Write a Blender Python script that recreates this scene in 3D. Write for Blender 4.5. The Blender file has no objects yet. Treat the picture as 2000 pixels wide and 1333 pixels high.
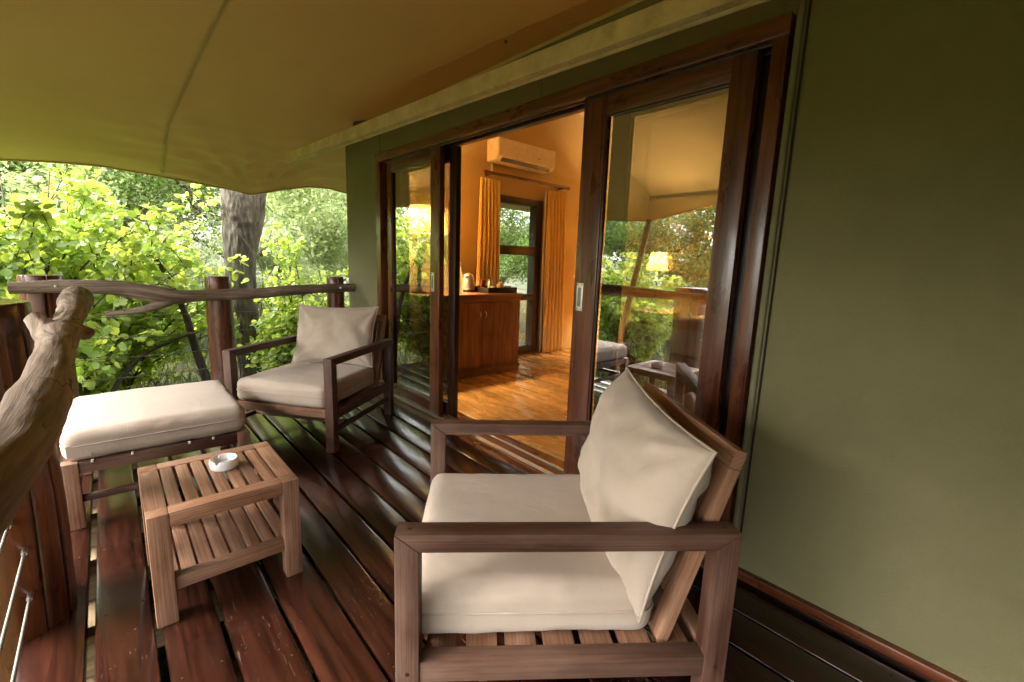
import bpy, bmesh, math, random
import numpy as np
from mathutils import Vector, Matrix, noise, Euler

random.seed(7)
rng = np.random.default_rng(11)
S = bpy.context.scene
COL = S.collection
PI = math.pi
R = math.radians

# ------------------------------------------------------------------ camera
cam_d = bpy.data.cameras.new('camera')
cam = bpy.data.objects.new('camera', cam_d); COL.objects.link(cam); S.camera = cam
cam_d.lens = 16.0; cam_d.sensor_width = 36.0; cam_d.clip_start = 0.02; cam_d.clip_end = 500
CR = Vector((-0.66158525, -0.74907349, 0.0345524))
CD = Vector((-0.14955233, 0.08665271, -0.98494944))
CF = Vector((0.73480546, -0.65679541, -0.16935384))
m = Matrix.Identity(4)
for i in range(3):
    m[i][0] = CR[i]; m[i][1] = -CD[i]; m[i][2] = -CF[i]
m[2][3] = 1.25
cam.matrix_world = m

# ------------------------------------------------------------------ sky, sun, exposure
SUN_AZ, SUN_EL = 66.0, 41.0     # direction towards the sun, degrees from +x, and height
w = bpy.data.worlds.new('World'); S.world = w; w.use_nodes = True
nt = w.node_tree; nt.nodes.clear()
wo = nt.nodes.new('ShaderNodeOutputWorld'); bg = nt.nodes.new('ShaderNodeBackground')
sky = nt.nodes.new('ShaderNodeTexSky'); sky.sky_type = 'NISHITA'; sky.sun_disc = False
sky.sun_elevation = R(SUN_EL); sky.sun_rotation = R(90 - SUN_AZ)
sky.air_density = 1.0; sky.dust_density = 4.0; sky.ozone_density = 1.0
hs = nt.nodes.new('ShaderNodeHueSaturation'); hs.inputs['Saturation'].default_value = 0.22   # a white overcast sky
nt.links.new(sky.outputs[0], hs.inputs['Color']); nt.links.new(hs.outputs[0], bg.inputs[0]); nt.links.new(bg.outputs[0], wo.inputs[0])
bg.inputs[1].default_value = 0.15
sun_d = bpy.data.lights.new('sun', 'SUN'); sun_d.energy = 1.5; sun_d.angle = R(35); sun_d.color = (1.0, 0.95, 0.86)
sun = bpy.data.objects.new('sun', sun_d); COL.objects.link(sun)
sdir = Vector((math.cos(R(SUN_AZ)) * math.cos(R(SUN_EL)), math.sin(R(SUN_AZ)) * math.cos(R(SUN_EL)), math.sin(R(SUN_EL))))
sun.rotation_euler = sdir.to_track_quat('Z', 'Y').to_euler()
sun.location = (0, 6, 8)
S.view_settings.view_transform = 'Standard'; S.view_settings.look = 'None'
S.view_settings.exposure = 3.22; S.view_settings.gamma = 1.0
S.view_settings.use_curve_mapping = False
S.render.engine = 'CYCLES'
S.cycles.max_bounces = 10; S.cycles.diffuse_bounces = 5; S.cycles.glossy_bounces = 4
S.cycles.transmission_bounces = 6; S.cycles.transparent_max_bounces = 12
S.cycles.caustics_reflective = False; S.cycles.caustics_refractive = False
S.cycles.sample_clamp_indirect = 6.0
S.cycles.use_denoising = True

# ------------------------------------------------------------------ materials
MATS = {}
def newmat(name):
    mt = bpy.data.materials.new(name); mt.use_nodes = True
    n = mt.node_tree; b = n.nodes['Principled BSDF']
    MATS[name] = mt
    return mt, n, b
def N(n, t, **kw):
    k = n.nodes.new(t)
    for a, v in kw.items():
        if a in k.inputs.keys(): k.inputs[a].default_value = v
        else: setattr(k, a, v)
    return k
def ramp(n, stops):
    r = n.nodes.new('ShaderNodeValToRGB'); e = r.color_ramp.elements
    while len(e) < len(stops): e.new(0.5)
    for i, (p, c) in enumerate(stops):
        e[i].position = p; e[i].color = (*c, 1) if len(c) == 3 else c
    return r
def mixc(n, fac, a, b, mode='MIX'):
    k = n.nodes.new('ShaderNodeMix'); k.data_type = 'RGBA'; k.blend_type = mode
    for s, v in ((0, fac), (6, a), (7, b)):
        if hasattr(v, 'links') or isinstance(v, bpy.types.NodeSocket): n.links.new(v, k.inputs[s])
        else: k.inputs[s].default_value = v if s == 0 else ((*v, 1) if len(v) == 3 else v)
    return k.outputs[2]
def bump(n, b, h, strength=0.3, dist=0.01):
    k = N(n, 'ShaderNodeBump'); k.inputs['Strength'].default_value = strength; k.inputs['Distance'].default_value = dist
    n.links.new(h, k.inputs['Height']); n.links.new(k.outputs[0], b.inputs['Normal']); return k

def wood(name, dark, light, grey=None, rough=0.5, coat=0.0, gu=2.5, gv=55.0, bstr=0.25, wear=0.0, vary=0.25, rvar=0.15, bd=0.004, cracks=0.0):
    mt, n, b = newmat(name)
    uv = N(n, 'ShaderNodeUVMap'); oi = N(n, 'ShaderNodeObjectInfo')
    mul = N(n, 'ShaderNodeVectorMath', operation='SCALE'); mul.inputs[0].default_value = (37.1, 91.7, 13.3)
    n.links.new(oi.outputs['Random'], mul.inputs['Scale'])
    add = N(n, 'ShaderNodeVectorMath', operation='ADD'); n.links.new(uv.outputs[0], add.inputs[0]); n.links.new(mul.outputs[0], add.inputs[1])
    mp = N(n, 'ShaderNodeMapping'); mp.inputs['Scale'].default_value = (gu, gv, 1); n.links.new(add.outputs[0], mp.inputs[0])
    g = N(n, 'ShaderNodeTexNoise', Scale=1.0, Detail=7.0, Roughness=0.66, Distortion=0.25); n.links.new(mp.outputs[0], g.inputs[0])
    mp2 = N(n, 'ShaderNodeMapping'); mp2.inputs['Scale'].default_value = (3.0, 9.0, 1); n.links.new(add.outputs[0], mp2.inputs[0])
    bl = N(n, 'ShaderNodeTexNoise', Scale=1.0, Detail=4.0, Roughness=0.6); n.links.new(mp2.outputs[0], bl.inputs[0])
    r = ramp(n, [(0.36, dark), (0.64, light)]); n.links.new(g.outputs[0], r.inputs[0])
    c = r.outputs[0]
    r2 = ramp(n, [(0.3, (0.55, 0.55, 0.55)), (0.7, (1.15, 1.15, 1.15))]); n.links.new(bl.outputs[0], r2.inputs[0])
    c = mixc(n, 0.6, c, r2.outputs[0], 'MULTIPLY')
    if grey:
        r3 = ramp(n, [(0.42, (0, 0, 0)), (0.66, (1, 1, 1))]); n.links.new(bl.outputs[0], r3.inputs[0])
        mg = N(n, 'ShaderNodeMath', operation='MULTIPLY'); n.links.new(r3.outputs[0], mg.inputs[0]); n.links.new(g.outputs[0], mg.inputs[1])
        c = mixc(n, mg.outputs[0], c, grey)
    hv = N(n, 'ShaderNodeHueSaturation'); mr = N(n, 'ShaderNodeMapRange'); mr.inputs[3].default_value = 1 - vary; mr.inputs[4].default_value = 1 + vary
    n.links.new(oi.outputs['Random'], mr.inputs[0]); n.links.new(mr.outputs[0], hv.inputs['Value']); n.links.new(c, hv.inputs['Color'])
    c = hv.outputs[0]
    if wear > 0:
        mpw = N(n, 'ShaderNodeMapping'); mpw.inputs['Scale'].default_value = (11, 150, 1); mpw.inputs['Rotation'].default_value = (0, 0, 0.12); n.links.new(add.outputs[0], mpw.inputs[0])
        ws = N(n, 'ShaderNodeTexNoise', Scale=1.0, Detail=3.0, Roughness=0.5); n.links.new(mpw.outputs[0], ws.inputs[0])
        sp = N(n, 'ShaderNodeTexNoise', Scale=75.0, Detail=2.0); n.links.new(add.outputs[0], sp.inputs[0])
        pa = N(n, 'ShaderNodeTexNoise', Scale=2.2, Detail=2.0); n.links.new(add.outputs[0], pa.inputs[0])
        a1 = ramp(n, [(0.66, (0, 0, 0)), (0.72, (1, 1, 1))]); n.links.new(ws.outputs[0], a1.inputs[0])
        a2 = ramp(n, [(0.69, (0, 0, 0)), (0.73, (1, 1, 1))]); n.links.new(sp.outputs[0], a2.inputs[0])
        a3 = ramp(n, [(0.44, (0, 0, 0)), (0.6, (1, 1, 1))]); n.links.new(pa.outputs[0], a3.inputs[0])
        mx = N(n, 'ShaderNodeMath', operation='MAXIMUM'); n.links.new(a1.outputs[0], mx.inputs[0]); n.links.new(a2.outputs[0], mx.inputs[1])
        ml = N(n, 'ShaderNodeMath', operation='MULTIPLY'); n.links.new(mx.outputs[0], ml.inputs[0]); n.links.new(a3.outputs[0], ml.inputs[1])
        ms = N(n, 'ShaderNodeMath', operation='MULTIPLY'); ms.inputs[1].default_value = wear; n.links.new(ml.outputs[0], ms.inputs[0])
        c = mixc(n, ms.outputs[0], c, (0.42, 0.27, 0.17))
    if cracks > 0:      # drying checks that follow the grain
        mpc = N(n, 'ShaderNodeMapping'); mpc.inputs['Scale'].default_value = (2.6, 17, 1); n.links.new(add.outputs[0], mpc.inputs[0])
        cn = N(n, 'ShaderNodeTexNoise', Scale=1.0, Detail=3.0, Roughness=0.55); n.links.new(mpc.outputs[0], cn.inputs[0])
        cr = ramp(n, [(0.485, (0, 0, 0)), (0.5, (1, 1, 1)), (0.515, (0, 0, 0))]); n.links.new(cn.outputs[0], cr.inputs[0])
        pm = ramp(n, [(0.47, (0, 0, 0)), (0.56, (1, 1, 1))]); n.links.new(bl.outputs[0], pm.inputs[0])
        mc = N(n, 'ShaderNodeMath', operation='MULTIPLY'); n.links.new(cr.outputs[0], mc.inputs[0]); n.links.new(pm.outputs[0], mc.inputs[1])
        mk = N(n, 'ShaderNodeMath', operation='MULTIPLY'); mk.inputs[1].default_value = cracks; n.links.new(mc.outputs[0], mk.inputs[0])
        c = mixc(n, mk.outputs[0], c, tuple(q * 0.16 for q in dark))
    n.links.new(c, b.inputs['Base Color'])
    rr = N(n, 'ShaderNodeMapRange'); rr.inputs[1].default_value = 0.3; rr.inputs[2].default_value = 0.7
    rr.inputs[3].default_value = max(0.03, rough - rvar); rr.inputs[4].default_value = rough + rvar
    n.links.new(bl.outputs[0], rr.inputs[0]); n.links.new(rr.outputs[0], b.inputs['Roughness'])
    b.inputs['Coat Weight'].default_value = coat; b.inputs['Coat Roughness'].default_value = 0.12
    bump(n, b, g.outputs[0], bstr, bd)
    return mt

wood('deck_varnish', (0.0085, 0.0026, 0.0016), (0.040, 0.0115, 0.006), rough=0.22, coat=0.3, wear=0.14, bstr=0.14, gv=40, rvar=0.05)
wood('deck_raw', (0.14, 0.09, 0.045), (0.30, 0.21, 0.11), rough=0.8)
wood('teak', (0.13, 0.047, 0.022), (0.335, 0.158, 0.080), grey=(0.36, 0.213, 0.134), rough=0.62, gu=2.0, gv=190, vary=0.22)
wood('teak_dark', (0.040, 0.0135, 0.007), (0.112, 0.042, 0.0225), grey=(0.175, 0.105, 0.068), rough=0.58, gu=2.0, gv=210, vary=0.16)
wood('door_wood', (0.050, 0.012, 0.0045), (0.165, 0.046, 0.015), rough=0.34, coat=0.25, gu=2, gv=45, vary=0.12)
wood('cabinet_wood', (0.17, 0.065, 0.020), (0.36, 0.16, 0.055), rough=0.42, gu=2, gv=28, vary=0.08)
wood('floor_wood', (0.38, 0.19, 0.055), (0.54, 0.30, 0.10), rough=0.25, gu=1.6, gv=26, vary=0.15, bstr=0.08)
wood('gum_pole', (0.050, 0.012, 0.004), (0.195, 0.054, 0.013), rough=0.33, coat=0.3, gu=1.2, gv=26, vary=0.1, cracks=0.7)
wood('driftwood', (0.13, 0.082, 0.052), (0.36, 0.25, 0.175), grey=(0.46, 0.37, 0.295), rough=0.8, gu=2.5, gv=60, bstr=0.6, vary=0.06, bd=0.006, cracks=0.9)
wood('bark', (0.022, 0.016, 0.010), (0.145, 0.115, 0.082), grey=(0.21, 0.18, 0.145), rough=0.95, gu=5, gv=26, bstr=1.0, vary=0.1, bd=0.03, cracks=0.6)
wood('twig', (0.06, 0.040, 0.022), (0.17, 0.12, 0.07), rough=0.9, gu=5, gv=20, bstr=0.4)
wood('dark_frame', (0.016, 0.007, 0.004), (0.050, 0.018, 0.008), rough=0.4, gu=2, gv=45)

def fabric(name, col, var=0.12, rough=0.9, weave=900.0, wstr=0.12, wrinkle=0.0, trans=None, sheen=0.2, vscale=3.0, stain=None):
    mt, n, b = newmat(name)
    tc = N(n, 'ShaderNodeTexCoord')
    nz = N(n, 'ShaderNodeTexNoise', Scale=vscale, Detail=5.0, Roughness=0.6); n.links.new(tc.outputs['Object'], nz.inputs[0])
    lo = tuple(c * (1 - var) for c in col); hi = tuple(min(1, c * (1 + var)) for c in col)
    r = ramp(n, [(0.3, lo), (0.7, hi)]); n.links.new(nz.outputs[0], r.inputs[0])
    c = r.outputs[0]
    if stain:
        n2 = N(n, 'ShaderNodeTexNoise', Scale=9.0, Detail=6.0, Roughness=0.7); n.links.new(tc.outputs['Object'], n2.inputs[0])
        r4 = ramp(n, [(0.55, (0, 0, 0)), (0.75, (0.5, 0.5, 0.5))]); n.links.new(n2.outputs[0], r4.inputs[0])
        c = mixc(n, r4.outputs[0], c, stain)
    n.links.new(c, b.inputs['Base Color'])
    b.inputs['Roughness'].default_value = rough
    b.inputs['Sheen Weight'].default_value = sheen; b.inputs['Sheen Roughness'].default_value = 0.5
    b.inputs['Specular IOR Level'].default_value = 0.25
    wv = N(n, 'ShaderNodeTexNoise', Scale=weave, Detail=1.0); n.links.new(tc.outputs['Object'], wv.inputs[0])
    h = wv.outputs[0]
    if wrinkle > 0:
        mpw = N(n, 'ShaderNodeMapping'); mpw.inputs['Scale'].default_value = (1.0, 2.2, 1.6); mpw.inputs['Rotation'].default_value = (0.3, 0.5, 0.7)
        n.links.new(tc.outputs['Object'], mpw.inputs[0])
        w2 = N(n, 'ShaderNodeTexNoise', Scale=6.0, Detail=3.0, Roughness=0.5, Distortion=1.0); n.links.new(mpw.outputs[0], w2.inputs[0])
        mm = N(n, 'ShaderNodeMath', operation='MULTIPLY_ADD'); mm.inputs[1].default_value = wrinkle; n.links.new(w2.outputs[0], mm.inputs[0]); n.links.new(wv.outputs[0], mm.inputs[2])
        h = mm.outputs[0]
    bump(n, b, h, wstr, 0.004)
    if trans:
        out = n.nodes['Material Output']; tr = N(n, 'ShaderNodeBsdfTranslucent'); tr.inputs[0].default_value = (*trans, 1)
        ad = N(n, 'ShaderNodeAddShader'); n.links.new(b.outputs[0], ad.inputs[0]); n.links.new(tr.outputs[0], ad.inputs[1]); n.links.new(ad.outputs[0], out.inputs[0])
    return mt

fabric('beige_canvas', (0.475, 0.375, 0.295), var=0.07, weave=900, wstr=0.35, wrinkle=4.0, stain=(0.40, 0.315, 0.245))
fabric('piping_canvas', (0.435, 0.34, 0.265), var=0.05, weave=1100, wstr=0.1)
fabric('olive_canvas', (0.190, 0.168, 0.080), var=0.13, rough=0.7, weave=420, wstr=0.9, sheen=0.1, vscale=1.6)
fabric('roof_canvas', (0.50, 0.40, 0.245), var=0.09, rough=0.85, weave=500, wstr=0.15, wrinkle=0.0, trans=(0.065, 0.045, 0.018), sheen=0.1, vscale=0.8)
fabric('roof_seam', (0.60, 0.44, 0.24), var=0.1, rough=0.9, weave=300, wstr=0.3)
fabric('batten_canvas', (0.58, 0.43, 0.27), var=0.22, rough=0.8, weave=200, wstr=0.3, vscale=7, stain=(0.12, 0.10, 0.05))
fabric('room_canvas', (0.44, 0.315, 0.150), var=0.05, rough=0.9, weave=400, wstr=0.1)
fabric('curtain_cloth', (0.72, 0.53, 0.20), var=0.06, weave=800, wstr=0.1, trans=(0.12, 0.075, 0.02))
fabric('curtain_lining', (0.7, 0.66, 0.6), var=0.04, weave=800, wstr=0.1)
fabric('bed_linen', (0.62, 0.50, 0.36), var=0.06, weave=800, wrinkle=4.0, wstr=0.2)
fabric('bed_throw', (0.40, 0.17, 0.06), var=0.1, weave=500, wrinkle=4.0, wstr=0.2)
fabric('dark_cushion', (0.07, 0.045, 0.03), var=0.1, weave=500, wstr=0.2)

def plain(name, col, rough=0.5, metal=0.0, coat=0.0, spec=0.5, var=0.08, scale=20):
    mt, n, b = newmat(name)
    tc = N(n, 'ShaderNodeTexCoord'); nz = N(n, 'ShaderNodeTexNoise', Scale=scale, Detail=3.0); n.links.new(tc.outputs['Object'], nz.inputs[0])
    r = ramp(n, [(0.3, tuple(c * (1 - var) for c in col)), (0.7, tuple(min(1, c * (1 + var)) for c in col))]); n.links.new(nz.outputs[0], r.inputs[0])
    n.links.new(r.outputs[0], b.inputs['Base Color'])
    b.inputs['Roughness'].default_value = rough; b.inputs['Metallic'].default_value = metal; b.inputs['Coat Weight'].default_value = coat
    b.inputs['Specular IOR Level'].default_value = spec
    return mt
plain('ceramic', (0.78, 0.76, 0.72), 0.12, coat=0.5)
plain('steel', (0.62, 0.60, 0.56), 0.35, 1.0)
plain('satin_plate', (0.72, 0.68, 0.58), 0.4, 0.6)
plain('pull_recess', (0.22, 0.23, 0.20), 0.4, 0.6)
plain('ac_white', (0.72, 0.66, 0.56), 0.35)
plain('black_plastic', (0.015, 0.013, 0.012), 0.35)
plain('tray_black', (0.012, 0.009, 0.007), 0.45)
plain('packet_red', (0.16, 0.03, 0.015), 0.5)
plain('packet_gold', (0.65, 0.45, 0.12), 0.4)
plain('cup_white', (0.7, 0.66, 0.58), 0.2)
plain('lamp_green', (0.055, 0.11, 0.028), 0.45, var=0.3)
plain('rope_green', (0.17, 0.155, 0.085), 0.85)
plain('cable_steel', (0.22, 0.21, 0.19), 0.55, 0.8)
plain('crack_dark', (0.012, 0.006, 0.003), 0.9)
plain('gravelly', (0.35, 0.27, 0.16), 0.95)

def mk_glass(name, tint=(1, 1, 1), f0=0.08):
    mt = bpy.data.materials.new(name); mt.use_nodes = True; MATS[name] = mt
    n = mt.node_tree; n.nodes.clear()
    out = N(n, 'ShaderNodeOutputMaterial'); tr = N(n, 'ShaderNodeBsdfTransparent'); tr.inputs[0].default_value = (*tint, 1)
    gl = N(n, 'ShaderNodeBsdfGlossy'); gl.inputs['Roughness'].default_value = 0.0
    lw = N(n, 'ShaderNodeLayerWeight'); lw.inputs['Blend'].default_value = 0.5
    pw = N(n, 'ShaderNodeMath', operation='POWER'); pw.inputs[1].default_value = 4.0; n.links.new(lw.outputs['Facing'], pw.inputs[0])
    mb = N(n, 'ShaderNodeMath', operation='MULTIPLY_ADD'); mb.inputs[1].default_value = 1 - f0; mb.inputs[2].default_value = f0; mb.use_clamp = True
    n.links.new(pw.outputs[0], mb.inputs[0])
    mx = N(n, 'ShaderNodeMixShader'); n.links.new(mb.outputs[0], mx.inputs[0]); n.links.new(tr.outputs[0], mx.inputs[1]); n.links.new(gl.outputs[0], mx.inputs[2])
    n.links.new(mx.outputs[0], out.inputs[0]); return mt
mk_glass('door_glass', (0.68, 0.69, 0.67), 0.50)      # one sheet stands for both faces of a tinted pane
mk_glass('window_glass', (0.95, 0.96, 0.95), 0.07)
mt, n, b = newmat('bottle_glass')
b.inputs['Base Color'].default_value = (0.95, 0.93, 0.88, 1); b.inputs['Roughness'].default_value = 0.03
b.inputs['Transmission Weight'].default_value = 1.0; b.inputs['IOR'].default_value = 1.3

mt, n, b = newmat('lamp_shade')       # pleated cloth lit from inside by its own bulb
b.inputs['Base Color'].default_value = (0.75, 0.58, 0.30, 1); b.inputs['Roughness'].default_value = 0.9
out = n.nodes['Material Output']; tr = N(n, 'ShaderNodeBsdfTranslucent'); tr.inputs[0].default_value = (0.34, 0.20, 0.05, 1)
mx = N(n, 'ShaderNodeMixShader'); mx.inputs[0].default_value = 0.65; n.links.new(b.outputs[0], mx.inputs[1]); n.links.new(tr.outputs[0], mx.inputs[2]); n.links.new(mx.outputs[0], out.inputs[0])
mt, n, b = newmat('bulb'); b.inputs['Emission Color'].default_value = (1, 0.62, 0.25, 1); b.inputs['Emission Strength'].default_value = 12

def leafmat(name, c1, c2, t1, t2, rough=0.5):
    mt, n, b = newmat(name)
    ge = N(n, 'ShaderNodeNewGeometry'); oi = N(n, 'ShaderNodeObjectInfo')
    ad = N(n, 'ShaderNodeMath', operation='ADD'); n.links.new(ge.outputs['Random Per Island'], ad.inputs[0]); n.links.new(oi.outputs['Random'], ad.inputs[1])
    fr = N(n, 'ShaderNodeMath', operation='FRACT'); n.links.new(ad.outputs[0], fr.inputs[0])
    r = ramp(n, [(0.0, c1), (1.0, c2)]); n.links.new(fr.outputs[0], r.inputs[0]); n.links.new(r.outputs[0], b.inputs['Base Color'])
    b.inputs['Roughness'].default_value = rough; b.inputs['Specular IOR Level'].default_value = 0.35
    r2 = ramp(n, [(0.0, t1), (1.0, t2)]); n.links.new(fr.outputs[0], r2.inputs[0])
    tr = N(n, 'ShaderNodeBsdfTranslucent'); n.links.new(r2.outputs[0], tr.inputs[0])
    out = n.nodes['Material Output']; a2 = N(n, 'ShaderNodeAddShader'); n.links.new(b.outputs[0], a2.inputs[0]); n.links.new(tr.outputs[0], a2.inputs[1]); n.links.new(a2.outputs[0], out.inputs[0])
    return mt
leafmat('leaf_bright', (0.085, 0.14, 0.036), (0.21, 0.265, 0.072), (0.19, 0.285, 0.03), (0.47, 0.50, 0.075))
leafmat('leaf_pale', (0.13, 0.165, 0.075), (0.25, 0.28, 0.13), (0.10, 0.14, 0.05), (0.22, 0.26, 0.09), 0.7)
leafmat('leaf_mid', (0.045, 0.085, 0.018), (0.10, 0.145, 0.035), (0.05, 0.10, 0.012), (0.15, 0.20, 0.03), 0.6)
leafmat('grass_blades', (0.07, 0.095, 0.024), (0.16, 0.155, 0.055), (0.04, 0.06, 0.01), (0.08, 0.09, 0.018), 0.8)

mt, n, b = newmat('ground_soil')
tc = N(n, 'ShaderNodeTexCoord'); nz = N(n, 'ShaderNodeTexNoise', Scale=0.8, Detail=8.0, Roughness=0.65); n.links.new(tc.outputs['Object'], nz.inputs[0])
r = ramp(n, [(0.32, (0.035, 0.034, 0.016)), (0.5, (0.045, 0.055, 0.018)), (0.68, (0.095, 0.085, 0.042))]); n.links.new(nz.outputs[0], r.inputs[0])
n2 = N(n, 'ShaderNodeTexNoise', Scale=30.0, Detail=4.0); n.links.new(tc.outputs['Object'], n2.inputs[0])
n.links.new(mixc(n, 0.5, r.outputs[0], n2.outputs[1], 'OVERLAY'), b.inputs['Base Color']); b.inputs['Roughness'].default_value = 0.95
bump(n, b, n2.outputs[0], 0.6, 0.03)

# ------------------------------------------------------------------ helpers
def tag(o, label=None, cat=None, group=None, kind=None):
    if label: o['label'] = label
    if cat: o['category'] = cat
    if group: o['group'] = group
    if kind: o['kind'] = kind
    return o
def empty(name, loc=(0, 0, 0), rz=0.0, label=None, cat=None, group=None, kind=None, parent=None):
    o = bpy.data.objects.new(name, None); COL.objects.link(o); o.location = loc; o.rotation_euler = (0, 0, rz)
    o.empty_display_size = 0.1; o.parent = parent
    return tag(o, label, cat, group, kind)
def obj(name, me, mat, parent=None, loc=(0, 0, 0), rot=(0, 0, 0), **kw):
    o = bpy.data.objects.new(name, me); COL.objects.link(o); o.location = loc; o.rotation_euler = rot; o.parent = parent
    if mat and not me.materials: me.materials.append(MATS[mat])
    elif mat and me.materials[0] != MATS[mat]:
        o.material_slots[0].link = 'OBJECT'; o.material_slots[0].material = MATS[mat]
    return tag(o, **kw)
def smooth(me, ang=None):
    me.polygons.foreach_set('use_smooth', [True] * len(me.polygons))
    if ang: me.set_sharp_from_angle(angle=R(ang))
    return me
def uv_long(bm, g):
    uvl = bm.loops.layers.uv.verify(); a, b_ = [i for i in range(3) if i != g]
    for f in bm.faces:
        for l in f.loops:
            c = l.vert.co; l[uvl].uv = (c[g], c[a] + c[b_])
_cache = {}
def boxm(sx, sy, sz, g=None, bev=0.003, seg=2):
    key = (round(sx, 4), round(sy, 4), round(sz, 4), g, bev)
    if key in _cache: return _cache[key]
    if g is None: g = max(range(3), key=lambda i: (sx, sy, sz)[i])
    bm = bmesh.new(); bmesh.ops.create_cube(bm, size=1.0); bmesh.ops.scale(bm, vec=(sx, sy, sz), verts=bm.verts)
    if bev: bmesh.ops.bevel(bm, geom=bm.edges[:], offset=min(bev, min(sx, sy, sz) * 0.3), segments=seg, affect='EDGES', profile=0.6)
    uv_long(bm, g); me = bpy.data.meshes.new('piece'); bm.to_mesh(me); bm.free()
    if bev: smooth(me, 30)
    _cache[key] = me; return me
def box(name, lo, hi, mat, parent=None, g=None, bev=0.003, rot=(0, 0, 0), **kw):
    s = [hi[i] - lo[i] for i in range(3)]; c = [(hi[i] + lo[i]) / 2 for i in range(3)]
    return obj(name, boxm(*s, g=g, bev=bev), mat, parent, c, rot, **kw)
def bar(name, p, q, sy, sz, mat, parent=None, bev=0.003, roll=0.0, **kw):
    p = Vector(p); q = Vector(q); d = q - p
    e = d.to_track_quat('X', 'Z').to_matrix().to_4x4() @ Matrix.Rotation(roll, 4, 'X')
    return obj(name, boxm(d.length, sy, sz, g=0, bev=bev), mat, parent, (p + q) / 2, e.to_euler(), **kw)
def prism(name, poly, y0, y1, mat, parent, g=0, bev=0.004, **kw):     # polygon in x,z pushed along y
    key = (tuple(poly), y0, y1, g)
    if key not in _cache:
        bm = bmesh.new(); a = [bm.verts.new((x, y0, z)) for x, z in poly]; b_ = [bm.verts.new((x, y1, z)) for x, z in poly]
        k = len(poly); bm.faces.new(a); bm.faces.new(b_[::-1])
        for i in range(k): bm.faces.new((a[i], b_[i], b_[(i + 1) % k], a[(i + 1) % k]))
        bmesh.ops.recalc_face_normals(bm, faces=bm.faces[:])
        bmesh.ops.bevel(bm, geom=bm.edges[:], offset=bev, segments=2, affect='EDGES', profile=0.6)
        uv_long(bm, g); me = bpy.data.meshes.new('piece'); bm.to_mesh(me); bm.free(); smooth(me, 30); _cache[key] = me
    return obj(name, _cache[key], mat, parent, **kw)
def raw(name, verts, faces, uvs=None, sm=True, ang=None):
    me = bpy.data.meshes.new(name); me.from_pydata([tuple(v) for v in verts], [], faces)
    if uvs is not None:
        ul = me.uv_layers.new(name='UVMap'); li = np.empty(len(me.loops), dtype=np.int32); me.loops.foreach_get('vertex_index', li)
        ul.data.foreach_set('uv', np.asarray(uvs, dtype=np.float32)[li].ravel())
    if sm: smooth(me, ang)
    me.update(); return me
def tubem(pts, rad, seg=12, shape=None, caps=True, closed=False, up=(0, 0, 1)):
    """tube along points; shape(i, a) multiplies the radius."""
    P = [Vector(p) for p in pts]; k = len(P); V = []; UV = []; F = []
    if not hasattr(rad, '__len__'): rad = [rad] * k
    L = 0.0; prev = None
    for i in range(k):
        if closed: t = P[(i + 1) % k] - P[i - 1]
        else: t = P[min(i + 1, k - 1)] - P[max(i - 1, 0)]
        t.normalize()
        if prev is None:
            u = Vector(up); u = u - t * u.dot(t)
            if u.length < 1e-3: u = Vector((1, 0, 0)) - t * t.x
        else: u = prev - t * prev.dot(t)
        u.normalize(); prev = u; v = t.cross(u)
        if i: L += (P[i] - P[i - 1]).length
        for j in range(seg + 1):
            a = 2 * PI * j / seg; r = rad[i] * (shape(i, a if j < seg else 0.0) if shape else 1.0)
            V.append(P[i] + (u * math.cos(a) + v * math.sin(a)) * r); UV.append((L, a * rad[i]))
    w_ = seg + 1
    for i in range(k if closed else k - 1):
        for j in range(seg):
            a = i * w_ + j; b_ = ((i + 1) % k) * w_ + j; F.append((a, a + 1, b_ + 1, b_))
    if caps and not closed:
        for i, s in ((0, 1), (k - 1, -1)):
            c = len(V); V.append(P[i]); UV.append((0, 0))
            for j in range(seg):
                a = i * w_ + j; F.append((c, a + 1, a) if s > 0 else (c, a, a + 1))
    me = raw('tube', V, F, UV, True)
    bm = bmesh.new(); bm.from_mesh(me); bmesh.ops.remove_doubles(bm, verts=bm.verts, dist=1e-5); bmesh.ops.recalc_face_normals(bm, faces=bm.faces); bm.to_mesh(me); bm.free()
    smooth(me, 55); return me
def lathe(prof, seg=24, mat=None, wave=None):
    V = []; F = []; UV = []
    for i, (r, z) in enumerate(prof):
        for j in range(seg):
            a = 2 * PI * j / seg; rr = r * (wave(a, i) if wave else 1); V.append((rr * math.cos(a), rr * math.sin(a), z)); UV.append((z, a * 0.05))
    for i in range(len(prof) - 1):
        for j in range(seg):
            a = i * seg + j; b_ = i * seg + (j + 1) % seg; F.append((a, b_, b_ + seg, a + seg))
    return raw('turned', V, F, UV, True, 40)
def spline(ctrl, n):
    """Catmull-Rom through control rows, n steps per span."""
    C = np.array(ctrl, float); C = np.vstack([2 * C[0] - C[1], C, 2 * C[-1] - C[-2]]); out = []
    for i in range(1, len(C) - 2):
        for s in range(n):
            t = s / n; p0, p1, p2, p3 = C[i - 1:i + 3]
            out.append(0.5 * ((2 * p1) + (-p0 + p2) * t + (2 * p0 - 5 * p1 + 4 * p2 - p3) * t * t + (-p0 + 3 * p1 - 3 * p2 + p3) * t ** 3))
    out.append(C[-2]); return np.array(out)
def nz3(x, y, z): return noise.noise(Vector((x, y, z)))

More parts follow.
